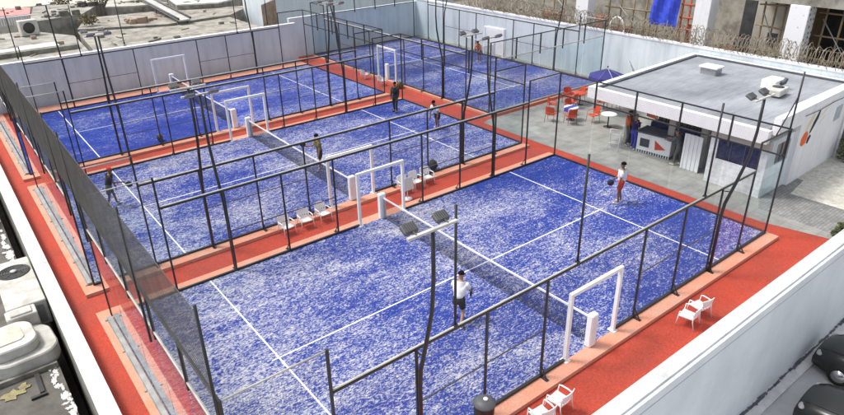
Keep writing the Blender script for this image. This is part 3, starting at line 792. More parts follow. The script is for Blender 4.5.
# bar counter with a dark top
ct = thing('bar_counter', 'white bar counter with dark screen and red pennant on its front', 'counter', (23.75, 7.15, -.112), R(6))
MB().bbox((-.05,-.85,.14),(.45,.85,1.0), .02).build('front_panel', M['wallwhite'], ct)
MB().box((-.12,-.92,1.001),(.95,.92,1.06)).build('worktop', M['flash'], ct)
MB().box((-.075,.22,.34),(-.053,.68,.74)).build('dark_screen', M['dark'], ct)
MB().add([(-.06,-.05,.78),(-.06,-.10,.30),(-.06,-.62,.42),(-.055,-.05,.78),(-.055,-.10,.30),(-.055,-.62,.42)], [(2,1,0),(3,4,5),(0,1,4,3),(1,2,5,4),(2,0,3,5)]).build('red_pennant', M['orange'], ct)
sl = MB()
for i in range(14): sl.box((-.03, -.82+i*.125, .0), (.0, -.78+i*.125, .139))
sl.build('slatted_base', M['white'], ct)
c2 = thing('back_bar', 'dark blue drinks cabinet standing behind the bar counter', 'cabinet', (25.2, 6.9, -.112), R(4))
MB().bbox((0,-1.4,0),(.6,1.4,1.1), .02).build('cabinet', M['cnavy'], c2)
bt = MB()
for i in range(14): bt.tube([(.2+.1*(i % 2), -1.2+i*.18, 1.1), (.2+.1*(i % 2), -1.2+i*.18, 1.32), (.2+.1*(i % 2), -1.2+i*.18, 1.42)], [.04,.04,.015], 8)
bt.build('bottles', M['carglass'], c2)
# hanging orange banner/lamp under the canopy
h = thing('hanging_banner', 'orange and white banner hanging under the canopy beside the cream column', 'banner', (24.15, 7.7, 1.5))
MB().add([(0,-.3,0),(0,.3,.05),(0,.3,.72),(0,-.3,.72),(.02,-.3,0),(.02,.3,.05),(.02,.3,.72),(.02,-.3,.72)], [(0,3,2,1),(4,5,6,7),(0,1,5,4),(1,2,6,5),(2,3,7,6),(3,0,4,7)]).build('cloth', M['corange'], h)
MB().add([(-.004,-.28,.05),(-.004,.05,.35),(-.004,.28,.70),(-.004,.12,.70),(-.004,-.12,.4)], [(4,3,2,1,0)]).build('pale_stripe', M['ccream'], h)
# folding rack
fr_ = thing('folding_rack', 'white folding metal rack standing on the terrace left of the bar', 'rack', (23.05, 8.85, -.112), R(20))
rk = MB()
for s in (-.25, .25):
    rk.tube([(-.3, s, 0), (.05, s, .75), (.0, s, 1.0)], .018, 6).tube([(.35, s, 0), (0, s, .75), (-.05, s, .85)], .018, 6)
for z, x in ((.35,-.14),(.75,.05),(1.0,0),(.3,.21)): rk.tube([(x,-.25,z),(x,.25,z)], .014, 6)
rk.build('frame', M['white'], fr_)
# broom sticks leaning on the wall
p = thing('timber_offcuts', 'bundle of tan timber sticks leaning on the side wall behind the clubhouse', 'timber', (32.5, 14.4, -.1), R(20))
for dx in (-.15, 0, .14): MB().box((dx-.04+.1, -.5+dx, 2.0),(dx+.04+.1, .35+dx, 2.08)).move(lambda v: Vector((v.x, v.y, .1+ (v.y+.6)*1.5))).build('stick', M['timber'], p)

# ------------------------------------------------------------------ people
def skin_mesh(name, joints, edges, radii, m, parent, sub=1):
    names = list(joints); idx = {n: i for i, n in enumerate(names)}
    me = bpy.data.meshes.new(name)
    me.from_pydata([joints[n] for n in names], [(idx[a], idx[b]) for a, b in edges], []); me.update()
    o = bpy.data.objects.new(name, me); C.objects.link(o)
    o.modifiers.new('skin', 'SKIN'); sd = o.modifiers.new('sub', 'SUBSURF'); sd.levels = sub; sd.render_levels = sub
    for i, n in enumerate(names):
        r = radii[n]; r = r if isinstance(r, tuple) else (r, r)
        o.data.skin_vertices[0].data[i].radius = r
        o.data.skin_vertices[0].data[i].use_root = (i == 0)
    dg = bpy.context.evaluated_depsgraph_get(); dg.update()
    nm = bpy.data.meshes.new_from_object(o.evaluated_get(dg))
    bpy.data.objects.remove(o); bpy.data.meshes.remove(me)
    nm.name = name; nm.materials.clear(); nm.materials.append(m)
    nm.polygons.foreach_set('use_smooth', [True]*len(nm.polygons))
    q = bpy.data.objects.new(name, nm); C.objects.link(q)
    if parent: q.parent = parent
    return q

def person(loc, rz, label, pose, shirt, shorts, skin='skin', shoe='cwhite', hair='hair', sleeves='short', trousers=False, group=None):
    """facing +x. pose: lean (forward, rad), knees/arms offsets"""
    r = thing('person', label, 'person', loc, rz, group)
    lean = pose.get('lean', 0); drop = pose.get('drop', 0)
    J = {}
    pel = Vector((-.02, 0, .95-drop)); J['pelvis'] = pel
    def up(d, y=0, fw=0):
        return pel + Vector((math.sin(lean)*d + math.cos(lean)*fw, y, math.cos(lean)*d - math.sin(lean)*fw))
    J['waist'] = up(.16); J['chest'] = up(.36); J['collar'] = up(.48); J['neck'] = up(.55)
    nod = pose.get('nod', lean*.5)
    hd = J['neck']; hx = Vector((math.sin(nod), 0, math.cos(nod))); hf = Vector((math.cos(nod), 0, -math.sin(nod)))
    J['jaw'] = hd + hx*.07 + hf*.025; J['head'] = hd + hx*.15 + hf*.02; J['crown'] = hd + hx*.225 + hf*.0
    E = [('pelvis','waist'),('waist','chest'),('chest','collar'),('collar','neck'),('neck','jaw'),('jaw','head'),('head','crown')]
    Rr = dict(pelvis=(.13,.10), waist=(.125,.09), chest=(.15,.105), collar=(.10,.08), neck=.055, jaw=.07, head=.093, crown=.065)
    for s, sd in ((1, 'l'), (-1, 'r')):
        fx, fy = pose.get('foot_'+sd, (0, .12)); kn = pose.get('knee_'+sd, (.03 + fx*.5, .12, .50-drop*.5))
        J['hip'+sd] = pel + Vector((0, s*.10, -.07))
        J['knee'+sd] = Vector((kn[0], s*kn[1], kn[2]))
        J['ank'+sd] = Vector((fx-.03, s*fy, .09)); J['ball'+sd] = Vector((fx+.12, s*(fy+.02), .035)); J['toe'+sd] = Vector((fx+.18, s*(fy+.02), .03))
        E += [('pelvis','hip'+sd),('hip'+sd,'knee'+sd),('knee'+sd,'ank'+sd),('ank'+sd,'ball'+sd),('ball'+sd,'toe'+sd)]
        Rr.update({'hip'+sd: .085, 'knee'+sd: .056, 'ank'+sd: .042, 'ball'+sd: .04, 'toe'+sd: .028})
        sh = up(.45, s*.185); J['sh'+sd] = sh
        el = pose.get('elbow_'+sd, (.03, .06, -.29)); wr = pose.get('wrist_'+sd, (.08, .05, -.53))
        J['el'+sd] = sh + Vector((el[0], s*el[1], el[2])); J['wr'+sd] = sh + Vector((wr[0], s*wr[1], wr[2]))
        d = (J['wr'+sd]-J['el'+sd]).normalized(); side = d.cross(Vector((0, s, 0)))
        side = side.normalized() if side.length > .1 else Vector((1,0,0)); nor = d.cross(side)
        J['palm'+sd] = J['wr'+sd] + d*.075
        E += [('collar','sh'+sd),('sh'+sd,'el'+sd),('el'+sd,'wr'+sd),('wr'+sd,'palm'+sd)]
        Rr.update({'sh'+sd: .06, 'el'+sd: .042, 'wr'+sd: .028, 'palm'+sd: (.036,.02)})
        for k, (off, ln) in enumerate(((-.028,.07),(-.010,.085),(.010,.08),(.027,.062))):
            a = J['palm'+sd] + side*off + d*.03; b_ = a + d*ln*.55 + nor*.008*s; c_ = b_ + d*ln*.35 + nor*.018*s
            for t, q, rr in (('a',a,.0095),('b',b_,.0085),('c',c_,.007)):
                J[f'f{k}{t}{sd}'] = q; Rr[f'f{k}{t}{sd}'] = rr
            E += [('palm'+sd, f'f{k}a{sd}'),(f'f{k}a{sd}',f'f{k}b{sd}'),(f'f{k}b{sd}',f'f{k}c{sd}')]
        a = J['wr'+sd] + d*.035 + side*.035; b_ = a + d*.03 + side*.025
        J['ta'+sd] = a; J['tb'+sd] = b_; Rr['ta'+sd] = .012; Rr['tb'+sd] = .009
        E += [('wr'+sd,'ta'+sd),('ta'+sd,'tb'+sd)]
    skin_mesh('body', J, E, Rr, M[skin], r)
    # face
    fc = MB()
    for s in (-1, 1):
        q = J['head'] + hf*.088 + Vector((0, s*.034, 0)) + hx*.005; MB_ = fc.ell(q, (.012,.014,.010), 8, 6)
    fc.build('eyes', M['eye'], r)
    q = J['jaw'] + hf*.085 + hx*.05
    MB().ell(q, (.02,.014,.022), 8, 6).build('nose', M[skin], r)
    hb = MB().ell((0,0,0), (.112,.10,.10), 14, 10, -.25)
    rot = Matrix.Rotation(nod, 3, 'Y')
    hb.move(lambda v: rot @ v + J['head'] + hx*.045 - hf*.018).build('hair', M[hair], r)
    # shirt
    sj = {n: J[n] for n in ('chest','waist','collar')}; sj['hem'] = pel + Vector((0,0,-.02)); se = [('chest','waist'),('waist','hem'),('chest','collar')]
    srad = dict(chest=(.19,.145), waist=(.172,.132), collar=(.14,.115), hem=(.20,.165))
    for sd in 'lr':
        sj['sh'+sd] = J['sh'+sd]; q = J['sh'+sd].lerp(J['el'+sd], .72); sj['sl'+sd] = q
        se += [('collar','sh'+sd),('sh'+sd,'sl'+sd)]; srad.update({'sh'+sd: .098, 'sl'+sd: .078})
        if sleeves == 'long':
            sj['e'+sd] = J['el'+sd]; sj['w'+sd] = J['wr'+sd]; se += [('sl'+sd,'e'+sd),('e'+sd,'w'+sd)]; srad.update({'e'+sd: .054, 'w'+sd: .04})
    skin_mesh('shirt', sj, se, srad, M[shirt], r)
    pj = dict(pelvis=pel + Vector((0,0,.03)), band=up(.17)); pe = [('pelvis','band')]; pr = dict(pelvis=(.175,.14), band=(.17,.13))
    for sd in 'lr':
        pj['hip'+sd] = J['hip'+sd]; pj['th'+sd] = J['hip'+sd].lerp(J['knee'+sd], .8)
        pe += [('pelvis','hip'+sd),('hip'+sd,'th'+sd)]; pr.update({'hip'+sd: .12, 'th'+sd: .098})
        if trousers:
            pj['k'+sd] = J['knee'+sd]; pj['a'+sd] = J['ank'+sd]; pe += [('th'+sd,'k'+sd),('k'+sd,'a'+sd)]; pr.update({'th'+sd: .085, 'k'+sd: .07, 'a'+sd: .056})
    skin_mesh('trousers' if trousers else 'shorts', pj, pe, pr, M[shorts], r)
    for sd in 'lr':
        a = J['ank'+sd]; b_ = J['toe'+sd]
        skin_mesh('shoe', {'heel': Vector((a.x-.03, a.y, .045)), 'mid': Vector((a.x+.06, (a.y+b_.y)/2, .05)), 'tip': Vector((b_.x, b_.y, .035))}, [('heel','mid'),('mid','tip')], dict(heel=.045, mid=.047, tip=.034), M[shoe], r)
    return r, J
def racket(loc, rz, label, tilt, m='cblack'):
    r = thing('padel_racket', label, 'racket', loc, rz)
    b = MB().lathe([(.12,-.018),(.13,0),(.12,.018)], 20).move(lambda v: Vector((v.x*1.05+.24, v.z, v.y)))
    T = Matrix.Rotation(tilt, 3, 'Y')
    b.move(lambda v: T @ v).build('face', M[m], r)
    MB().tube([(0,0,0),(.13,0,0)], .016, 8).move(lambda v: T @ v).build('handle', M['rubber'], r)
    return r

def place_racket(pl, label, sd='r', tilt=.9, m='cblack'):
    o, J = pl; q = J['palm'+sd] + Vector((.02, 0, -.02)); a = o.rotation_euler.z; c, s = math.cos(a), math.sin(a)
    racket((o.location.x + c*q.x - s*q.y, o.location.y + s*q.x + c*q.y, o.location.z + q.z), a, label, tilt, m)
P = person((18.0,4.9,.008), R(120), 'player in white shirt and red shorts standing on the right half of the nearest court', dict(foot_l=(.04,.13), foot_r=(-.04,.14), elbow_r=(.06,.10,-.26), wrist_r=(.22,.02,-.38)), 'cwhite', 'cred')
place_racket(P, 'black padel racket held by the player in white shirt and red shorts', tilt=1.0)
P = person((7.85,3.05,.008), R(35), 'player in white shirt and black shorts crouching near the net of the nearest court', dict(lean=.45, drop=.10, foot_l=(.22,.16), foot_r=(-.28,.14), knee_l=(.26,.15,.47), knee_r=(-.02,.13,.45), elbow_l=(.12,.08,-.24), wrist_l=(.30,-.02,-.36), elbow_r=(.10,.10,-.25), wrist_r=(.30,.04,-.36)), 'cwhite', 'cblack', 'skin2')
place_racket(P, 'black padel racket held low by the crouching player in white', tilt=.9)
P = person((18.2,20.4,.008), R(200), 'player dressed all in black at the far right corner of the middle court', dict(foot_l=(.08,.13), foot_r=(-.08,.13)), 'cblack', 'cblack', shoe='cblack', trousers=True, sleeves='long')
P = person((2.1,18.0,.008), R(-20), 'player in black with a red cap at the left end of the middle court', dict(lean=.3, drop=.05, foot_l=(.15,.18), foot_r=(-.15,.18), elbow_r=(.15,.06,-.22), wrist_r=(.38,.0,-.25)), 'cblack', 'cgrey', hair='cred')
place_racket(P, 'dark padel racket held by the player with the red cap', tilt=.5)
P = person((10.55,15.7,.008), R(170), 'player in olive top and dark shorts close to the net of the middle court', dict(lean=.15, foot_l=(.10,.14), foot_r=(-.10,.14), elbow_r=(.14,.06,-.22), wrist_r=(.36,0,-.2)), 'colive', 'cblack', 'skin2')
place_racket(P, 'black padel racket held up by the player in the olive top', tilt=-.7)
P = person((18.2,16.6,.008), R(190), 'player in white shirt and black shorts bending on the right half of the middle court', dict(lean=.5, drop=.08, foot_l=(.12,.18), foot_r=(-.12,.18)), 'cwhite', 'cblack')
P = person((30.0,26.0,.008), R(200), 'bending player in orange shirt and dark shorts on the far right court', dict(lean=.55, drop=.08, foot_l=(.12,.17), foot_r=(-.12,.17), elbow_l=(.12,.05,-.24), wrist_l=(.28,0,-.38), elbow_r=(.12,.05,-.24), wrist_r=(.28,0,-.38)), 'corange', 'cgrey')
person((23.75,8.25,-.112), R(-10), 'person in navy clothes standing at the left end of the bar counter', dict(foot_l=(.05,.12), foot_r=(-.05,.12), elbow_l=(.14,.05,-.22), wrist_l=(.38,0,-.2)), 'cnavy', 'cblue', 'skin2', trousers=True)
person((24.0,8.75,-.112), R(-60), 'person in an orange shirt waiting behind the one in navy at the bar', dict(foot_l=(.05,.12), foot_r=(-.05,.12)), 'corange', 'cgrey', 'skin', trousers=True)
person((23.55,5.75,-.112), R(95), 'person in dark grey clothes leaning at the right end of the bar counter', dict(lean=.35, drop=.03, foot_l=(.1,.14), foot_r=(-.15,.14), elbow_l=(.16,.06,-.2), wrist_l=(.4,0,-.22), elbow_r=(.16,.06,-.2), wrist_r=(.4,0,-.22)), 'cgrey', 'cgrey', 'skin2', trousers=True, sleeves='long')

# bags, bin, towel
def bag(loc, m, label, s=1.0, rz=0):
    r = thing('sports_bag', label, 'bag', loc, rz)
    b = MB().ell((0,0,.24*s), (.24*s,.18*s,.26*s), 12, 8, -.9).ell((.17*s,0,.16*s), (.10*s,.13*s,.13*s), 10, 6)
    b.build('body', m, r)
    MB().tube([(-.18*s,.08*s,.14*s),(-.30*s,.08*s,.28*s),(-.14*s,.08*s,.44*s)], .02*s, 6).tube([(-.18*s,-.08*s,.14*s),(-.30*s,-.08*s,.28*s),(-.14*s,-.08*s,.44*s)], .02*s, 6).build('strap', M['rubber'], r)
    return r
bag((14.5,12.42,.008), M['cblack'], 'black backpack standing inside the middle court by the row of white chairs', 1.0, R(80))
bag((6.1,24.55,.008), M['cgrey'], 'dark grey bag standing at the front edge of the far left court', .85, R(60))
bag((21.6,24.6,-.12), M['colive'], 'olive bag on the red walkway by the far right court gate', 1.0, R(30))
t = thing('towel', 'white towel draped over the gate side beside the inner walkway chairs', 'towel', (11.9,10.9,-.12))
MB().tube([(0,0,0),(0,0,.95)], .02, 6).lathe([(.2,0),(.2,.02),(.04,.04)], 12).tube([(-.28,0,.95),(.28,0,.95)], .016, 6).build('stand', M['white'], t)
tw = MB(); n = 8
for s in (-1, 1):
    for i in range(n):
        a, c = -.26+.52*i/n, -.26+.52*(i+1)/n
        g = lambda u, z: (u*(1+.25*(1-z)), s*(.02+.05*(1-z)+.02*math.sin(u*40)), .97-.55*(1-z))
        tw.quad(g(a,1), g(c,1), g(c,.5), g(a,.5)); tw.quad(g(a,.5), g(c,.5), g(c,0), g(a,0))
tw.build('cloth', M['cwhite'], t)
bn = thing('litter_bin', 'black litter bin with pale catch at the bottom edge, against the front fence', 'bin', (5.72,-.28,0))
MB().lathe([(.20,.002),(.23,.05),(.25,.60),(.26,.66)], 18).build('body', M['black'], bn)
MB().lathe([(.27,.661),(.27,.69),(.16,.77),(.05,.79)], 18).build('lid', M['lampgrey'], bn)
MB().ell((.02,-.02,.80), (.06,.06,.03)).build('catch', M['white'], bn)

# ------------------------------------------------------------------ left neighbour: lower roof with machines
nb = thing('neighbour_building', 'neighbouring building with wet dark lower roof left of the parapet wall', 'building')
MB().box((-16, 1.0, -4.05), (-1.72, 35.5, -1.12)).build('wall', M['mossy'], nb)
MB().box((-16.02, .98, -1.12), (-1.70, 35.52, -1.0)).build('roof', M['concdark'], nb)
MB().box((-16, 9.98, -.999), (-1.72, 10.08, -.85)).build('roof_upstand', M['mossy'], nb)
def blotch(b, cx, cy, rx, ry, z, seed, n=22):
    rnd = random.Random(seed); pts = []
    for k in range(n):
        a = 2*math.pi*k/n; q = rnd.uniform(.45, 1.15); pts.append((cx+rx*q*math.cos(a), cy+ry*q*math.sin(a), z))
    b.add(pts, [tuple(range(n))])
b = MB(); rnd = random.Random(5)
for i in range(34):
    t = rnd.random(); blotch(b, -1.93+.25*t*t+rnd.uniform(-.09,.07), 10.9-3.9*t, rnd.uniform(.04,.13), rnd.uniform(.06,.22), -.996+.0006*i, i)
for i in range(24):
    t = rnd.random(); blotch(b, -1.90+rnd.uniform(-.1,.12), 16.6+5.5*t, rnd.uniform(.04,.14), rnd.uniform(.08,.3), -.976+.0005*i, 50+i)
tag(b.build('peeling_patches', M['peel'], nb), kind='stuff')
# twin fan cooling unit
ac = thing('cooling_unit', 'big white twin fan cooling unit on the lower roof beside the parapet', 'air conditioner', (-1.95, 14.25, -1.3))
MB().bbox((-.56,-1.72,.32),(.56,1.72,1.20), .03).build('casing', M['acwhite'], ac)
MB().box((-.5,-1.6,.30),(.5,1.6,.32)).build('plinth', M['concdark'], ac)
MB().box((-.45,-1.726,.4),(.45,-1.721,1.05)).build('coil_panel', M['steel'], ac)
for y in (.75,):
    fb = MB().lathe([(.50,1.201),(.50,1.225),(.47,1.235),(.46,1.215),(.05,1.205)], 32, (0,y,0)).build('fan_grille', M['grille'], ac)
    g = MB()
    for rr in (.12,.2,.28,.36,.43):
        g.tube([(rr*math.cos(2*math.pi*k/24), y+rr*math.sin(2*math.pi*k/24), 1.245) for k in range(25)], .008, 4)
    for k in range(4): g.wire((.46*math.cos(k*math.pi/4), y+.46*math.sin(k*math.pi/4), 1.25), (-.46*math.cos(k*math.pi/4), y-.46*math.sin(k*math.pi/4), 1.25), .012)
    MB().lathe([(.10,1.23),(.10,1.265),(.03,1.27)], 16, (0,y,0)).build('hub', M['railpale'], fb)
    g.build('guard_wire', M['lampgrey'], fb)
b2 = thing('duct_box', 'white square duct box at the near end of the twin fan cooling unit', 'duct', (-2.15, 12.2, -1.0))
MB().bbox((-.42,-.28,0),(.42,.28,.9), .03).build('casing', M['acwhite'], b2)
MB().bbox((-.30,-.2,.901),(.30,.2,.95), .02).build('lid', M['acwhite'], b2)
# rounded two tier water tank
def rrect(cx, cy, hx, hy, r, n=8):
    p = []
    for qx, qy, a0 in ((1,1,0),(-1,1,90),(-1,-1,180),(1,-1,270)):
        for k in range(n+1):
            a = R(a0+90*k/n); p.append((cx+qx*(hx-r)+r*math.cos(a), cy+qy*(hy-r)+r*math.sin(a)))
    return p
def rblock(tiers):
    b = MB(); n = None; base = 0; allv = []; fs = []
    rings = [[(x, y, z) for x, y in rrect(cx, cy, hx, hy, r)] for (cx, cy, hx, hy, r, z) in tiers]
    n = len(rings[0])
    for rg in rings: allv += rg
    for i in range(len(rings)-1):
        for k in range(n): fs.append((i*n+k, i*n+(k+1) % n, (i+1)*n+(k+1) % n, (i+1)*n+k))
    fs.append(tuple(range((len(rings)-1)*n, len(rings)*n))); fs.append(tuple(range(n-1,-1,-1)))
    return b.add(allv, fs, False)
tk = thing('water_tank', 'rounded off white two tier tank on the lower roof below the cooling unit', 'tank', (-2.42, 11.02, -1.0), R(4))
rblock([(0,0,.86,.85,.52,0),(0,0,.89,.88,.53,.10),(0,0,.89,.88,.53,.46),(0,0,.86,.85,.52,.50)]).build('lower_tier', M['acwhite'], tk)
rblock([(-.22,.10,.66,.70,.42,.501),(-.22,.10,.68,.72,.43,.54),(-.22,.10,.68,.72,.43,.80),(-.22,.10,.65,.69,.41,.84)]).build('upper_tier', M['acwhite'], tk)
rblock([(-.30,.16,.46,.46,.2,.841),(-.30,.16,.45,.45,.2,.87)]).build('stained_lid', M['accream'], tk)
s_ = MB().box((-2.60,8.85,-.99),(-2.2,8.95,-.93)).box((-2.36,8.95,-.99),(-2.24,9.9,-.90))
tag(s_.build('roof_drain_pipe', M['black']), 'black elbow drain pipe lying on the wet lower roof', 'pipe')
b = MB(); blotch(b, -3.0, 9.45, .34, .26, -.975, 77, 14); yl = b; blotch(yl, -2.7, 9.6, .2, .2, -.97, 78, 12)
tag(yl.build('crumpled_sheet', M['yellow']), 'crumpled yellowed sheet lying on the wet lower roof', 'sheet')
cp = thing('roof_wall', 'low dark wall with white top at the left edge, beyond the parapet', 'wall', (0,0,0))
MB().box((-2.35, 21.5, -1.0), (-2.15, 35, .1)).build('wall', M['mossy'], cp)
MB().box((-2.37, 21.5, .1), (-2.13, 35, .14)).build('coping', M['coping'], cp)

# ------------------------------------------------------------------ roofs behind the back wall (top left)
def block(name, label, poly, z0, z1, wallm, roofm, par=0.0, cat='building'):
    r = thing(name, label, cat)
    MB().prism(poly, z0, z1-.12).build('wall', wallm, r)
    cx = sum(p[0] for p in poly)/len(poly); cy = sum(p[1] for p in poly)/len(poly)
    MB().prism([(cx+(x-cx)*1.01, cy+(y-cy)*1.01) for x, y in poly], z1-.12, z1).build('roof', roofm, r)
    if par:
        b = MB()
        n = len(poly)
        for i in range(n):
            a = Vector((*poly[i], 0)); c = Vector((*poly[(i+1) % n], 0)); d = (c-a).normalized(); q = Vector((-d.y, d.x, 0))*.2
            pts = [(a+d*.0), (c-d*.201), (c-d*.201+q), (a+q)]
            b.prism([(p.x, p.y) for p in pts], z1+.001, z1+par)
        b.build('parapet', wallm, r)
    rn = random.Random(int(cx*13+cy*7)); b = MB(); x0, x1 = min(p[0] for p in poly), max(p[0] for p in poly); y0, y1 = min(p[1] for p in poly), max(p[1] for p in poly)
    def inside(x, y):
        c_ = False
        for i in range(len(poly)):
            (ax, ay), (bx_, by) = poly[i], poly[i-1]
            if (ay > y) != (by > y) and x < (bx_-ax)*(y-ay)/(by-ay)+ax: c_ = not c_
        return c_
    for i in range(45):
        x, y = rn.uniform(x0, x1), rn.uniform(y0, y1)
        if not (inside(x-.7, y-.7) and inside(x+.7, y+.7) and inside(x-.7, y+.7) and inside(x+.7, y-.7)): continue
        k = rn.random(); z = z1+.002
        if k < .45: s_ = rn.uniform(.06,.22); b.bbox((x-s_, y-s_*.7, z), (x+s_, y+s_*.7, z+s_*rn.uniform(.4,1.4)), .02)
        elif k < .75: a_ = rn.uniform(0, 3.1); L_ = rn.uniform(.3,.6); b.tube([(x-L_*math.cos(a_), y-L_*math.sin(a_), z+.05), (x+L_*math.cos(a_), y+L_*math.sin(a_), z+.06)], rn.uniform(.03,.06), 5)
        else: blotch(b, x, y, rn.uniform(.2,.65), rn.uniform(.2,.6), z+.001*i*.2, i)
    if b.v: tag(b.build('roof_clutter', M['mossy'] if rn.random() < .6 else M['rust'], r), kind='stuff')
    return r
block('neighbour_building', 'low grey concrete building with flat roof right behind the far back wall', [(6.6,37.6),(18.6,37.6),(18.6,44.5),(13.6,43.8),(7.4,46.5)], -4, 2.35, M['concrete'], M['concrete'])
block('neighbour_building', 'grey concrete building with higher rough roof behind the low grey one', [(7.5,47.0),(13.4,44.3),(18.9,45.0),(22.2,48.5),(14.5,51.5),(9.2,52.0)], -4, 2.47, M['concrete'], M['concrete'])
block('neighbour_building', 'tan flat roofed building at the top left behind the small air conditioner', [(4.9,51.0),(9.0,52.3),(12.0,58.5),(6.6,60.0)], -4, 2.8, M['concrete'], M['tanroof'])
block('neighbour_building', 'building with bright sandy roof in the middle of the top left rooftops', [(11.2,53.5),(13.2,52.4),(16.0,51.6),(15.6,55),(12.5,57.8)], -4, 3.0, M['concrete'], M['sandroof'])
block('neighbour_building', 'long building with white sheet roof at the top behind the rusty fence', [(16.4,50.6),(19.6,49.2),(26,52.5),(24.0,57.0),(17.2,55.6)], -4, 2.95, M['concrete'], M['whiteroof'])
block('neighbour_building', 'low building with faded pink roof at the top left corner', [(0.5,58.0),(5.8,57.2),(6.5,61.5),(1.0,64)], -4, 2.6, M['acwhite'], M['pinkroof'])
block('neighbour_building', 'dark topped low building at the left edge behind the back wall', [(-6,37.5),(6.3,37.5),(6.9,46.0),(4.7,50.5),(-6,52)], -4, 2.2, M['concrete'], M['tanroof'])
block('neighbour_building', 'building with cream roof far behind at the top left centre', [(18,58.5),(30,56),(36,70),(20,72)], -4, 3.0, M['concrete'], M['sandroof'])
block('neighbour_building', 'building with pale cream roof top left, before the green ground', [(7.2,61),(13.5,58.8),(17,64),(9,68)], -4, 2.7, M['concrete'], M['accream'])
wb = thing('roof_ledge', 'dark stained concrete ledge crossing the roof behind the back wall at left', 'ledge')
MB().box((-4, 40.6, 2.2), (6.2, 41.3, 2.5)).build('ledge', M['mossy'], wb)
MB().box((-4, 41.7, 2.2), (5.2, 43.2, 2.42)).build('upper_ledge', M['coping'], wb)
struct('green_field', MB().box((-40, 64.5, -4.05), (16, 120, 2.3)), M['lawn'])
struct('far_ground', MB().box((17, 73, -4.05), (120, 200, 2.3)), M['sandroof'])
# balustrade in front of the pink roof
bl = thing('balustrade', 'white balustrade with slats below the faded pink roof', 'railing')
b = MB()
for i in range(26): b.box((1.0+i*.19, 56.6, 1.9), (1.07+i*.19, 56.7, 2.5))
b.build('slats', M['wallwhite'], bl); MB().box((.9, 56.55, 2.5), (6.0, 56.75, 2.62)).build('handrail', M['wallwhite'], bl)
a2 = thing('air_conditioner', 'small white air conditioner with dark fan on the roof at top left', 'air conditioner', (4.4, 48.4, 2.2), R(8))
MB().bbox((-.62,-.35,.1),(.62,.35,1.15), .03).build('casing', M['acwhite'], a2)
MB().lathe([(.40,0),(.40,.02),(.05,.03)], 20).move(lambda v: Vector((v.x-.05, -.352-v.z, v.y+.62))).build('fan_grille', M['grille'], a2)
MB().box((-.5,-.3,0),(.5,.3,.1)).build('plinth', M['concrete'], a2)
# plank ramp and rusty fence
rp = thing('plank_walkway', 'dark plank walkway running up across the rooftops at the top left', 'walkway')
b = MB()
A0, B0 = Vector((14.6,43.6,2.75)), Vector((14.9,56.5,3.3)); side = Vector((.45,0,0))
b.add([A0-side, A0+side, B0+side, B0-side, A0-side-Vector((0,0,.1)), A0+side-Vector((0,0,.1)), B0+side-Vector((0,0,.1)), B0-side-Vector((0,0,.1))], [(0,1,2,3),(7,6,5,4),(0,4,5,1),(1,5,6,2),(2,6,7,3),(3,7,4,0)])
b.build('deck', M['railpale'], rp)
for s in (-1, 1): MB().tube([A0+side*s*1.05+Vector((0,0,.1)), B0+side*s*1.05+Vector((0,0,.1))], .09, 6).build('side_beam', M['flash'], rp)
for t in (.05,.5,.95):
    q = A0.lerp(B0, t)
    for k in (-1, 1): MB().tube([(q.x+.4*k, q.y, -1), (q.x+.4*k, q.y, q.z-.1)], .06, 6).build('support_post', M['flash'], rp)
rs = thing('corrugated_fence', 'rusty corrugated sheet fence above the right end of the back wall', 'fence')
b = MB()
for i in range(16):
    x = 18.75+i*.13; b.box((x, 38.2+.12*i+(.04 if i % 2 else 0), -1), (x+.129, 38.25+.12*i+(.04 if i % 2 else 0), 4.0))
b.build('sheet', M['rust'], rs)
pb = thing('neighbour_building', 'pale plain building wall rising behind the corner of the red walkway', 'building')
MB().box((21.0, 40.6, -4), (40, 47, 4.05)).build('wall', M['wall'], pb)
MB().box((20.9, 40.5, 4.05), (40.1, 47.1, 4.2)).build('roof', M['accream'], pb)
for i, (x, y, s) in enumerate(((8.5,47.8,.5),(11.8,58.0,.8),(9.0,60.2,.6),(16.2,57.5,.7))):
    shrub('bush', (x, y, 2.6), (s*1.4, s, s*.7), 260, M['leaf'] if i % 2 else M['dryleaf'], ['dry bush on the rough grey roof at top left', 'green bush by the bright sandy roof at the top', 'dry bush left of the sandy roof at the top', 'green bush in front of the white sheet roof'][i], .22, 30+i)
def crate(loc, label, m):
    r = thing('roof_rubble', label, 'rubble', loc); b = MB(); rn = random.Random(int(loc[0]*10))
    for i in range(9):
        x, y = rn.uniform(-1,1), rn.uniform(-.4,.4); s = rn.uniform(.1,.35); b.bbox((x-s, y-s*.6, 0), (x+s, y+s*.6, s*1.3), .03)
    b.build('pile', m, r)
crate((7.9,52.4,2.8), 'grey rubble heap on the front edge of the tan roof', M['mossy'])
crate((10.8,56.5,2.8), 'dark rubble heap at the back of the tan roof', M['concdark'])
crate((12.0,46.5,2.47), 'brown rubble heap on the rough grey roof', M['rust'])

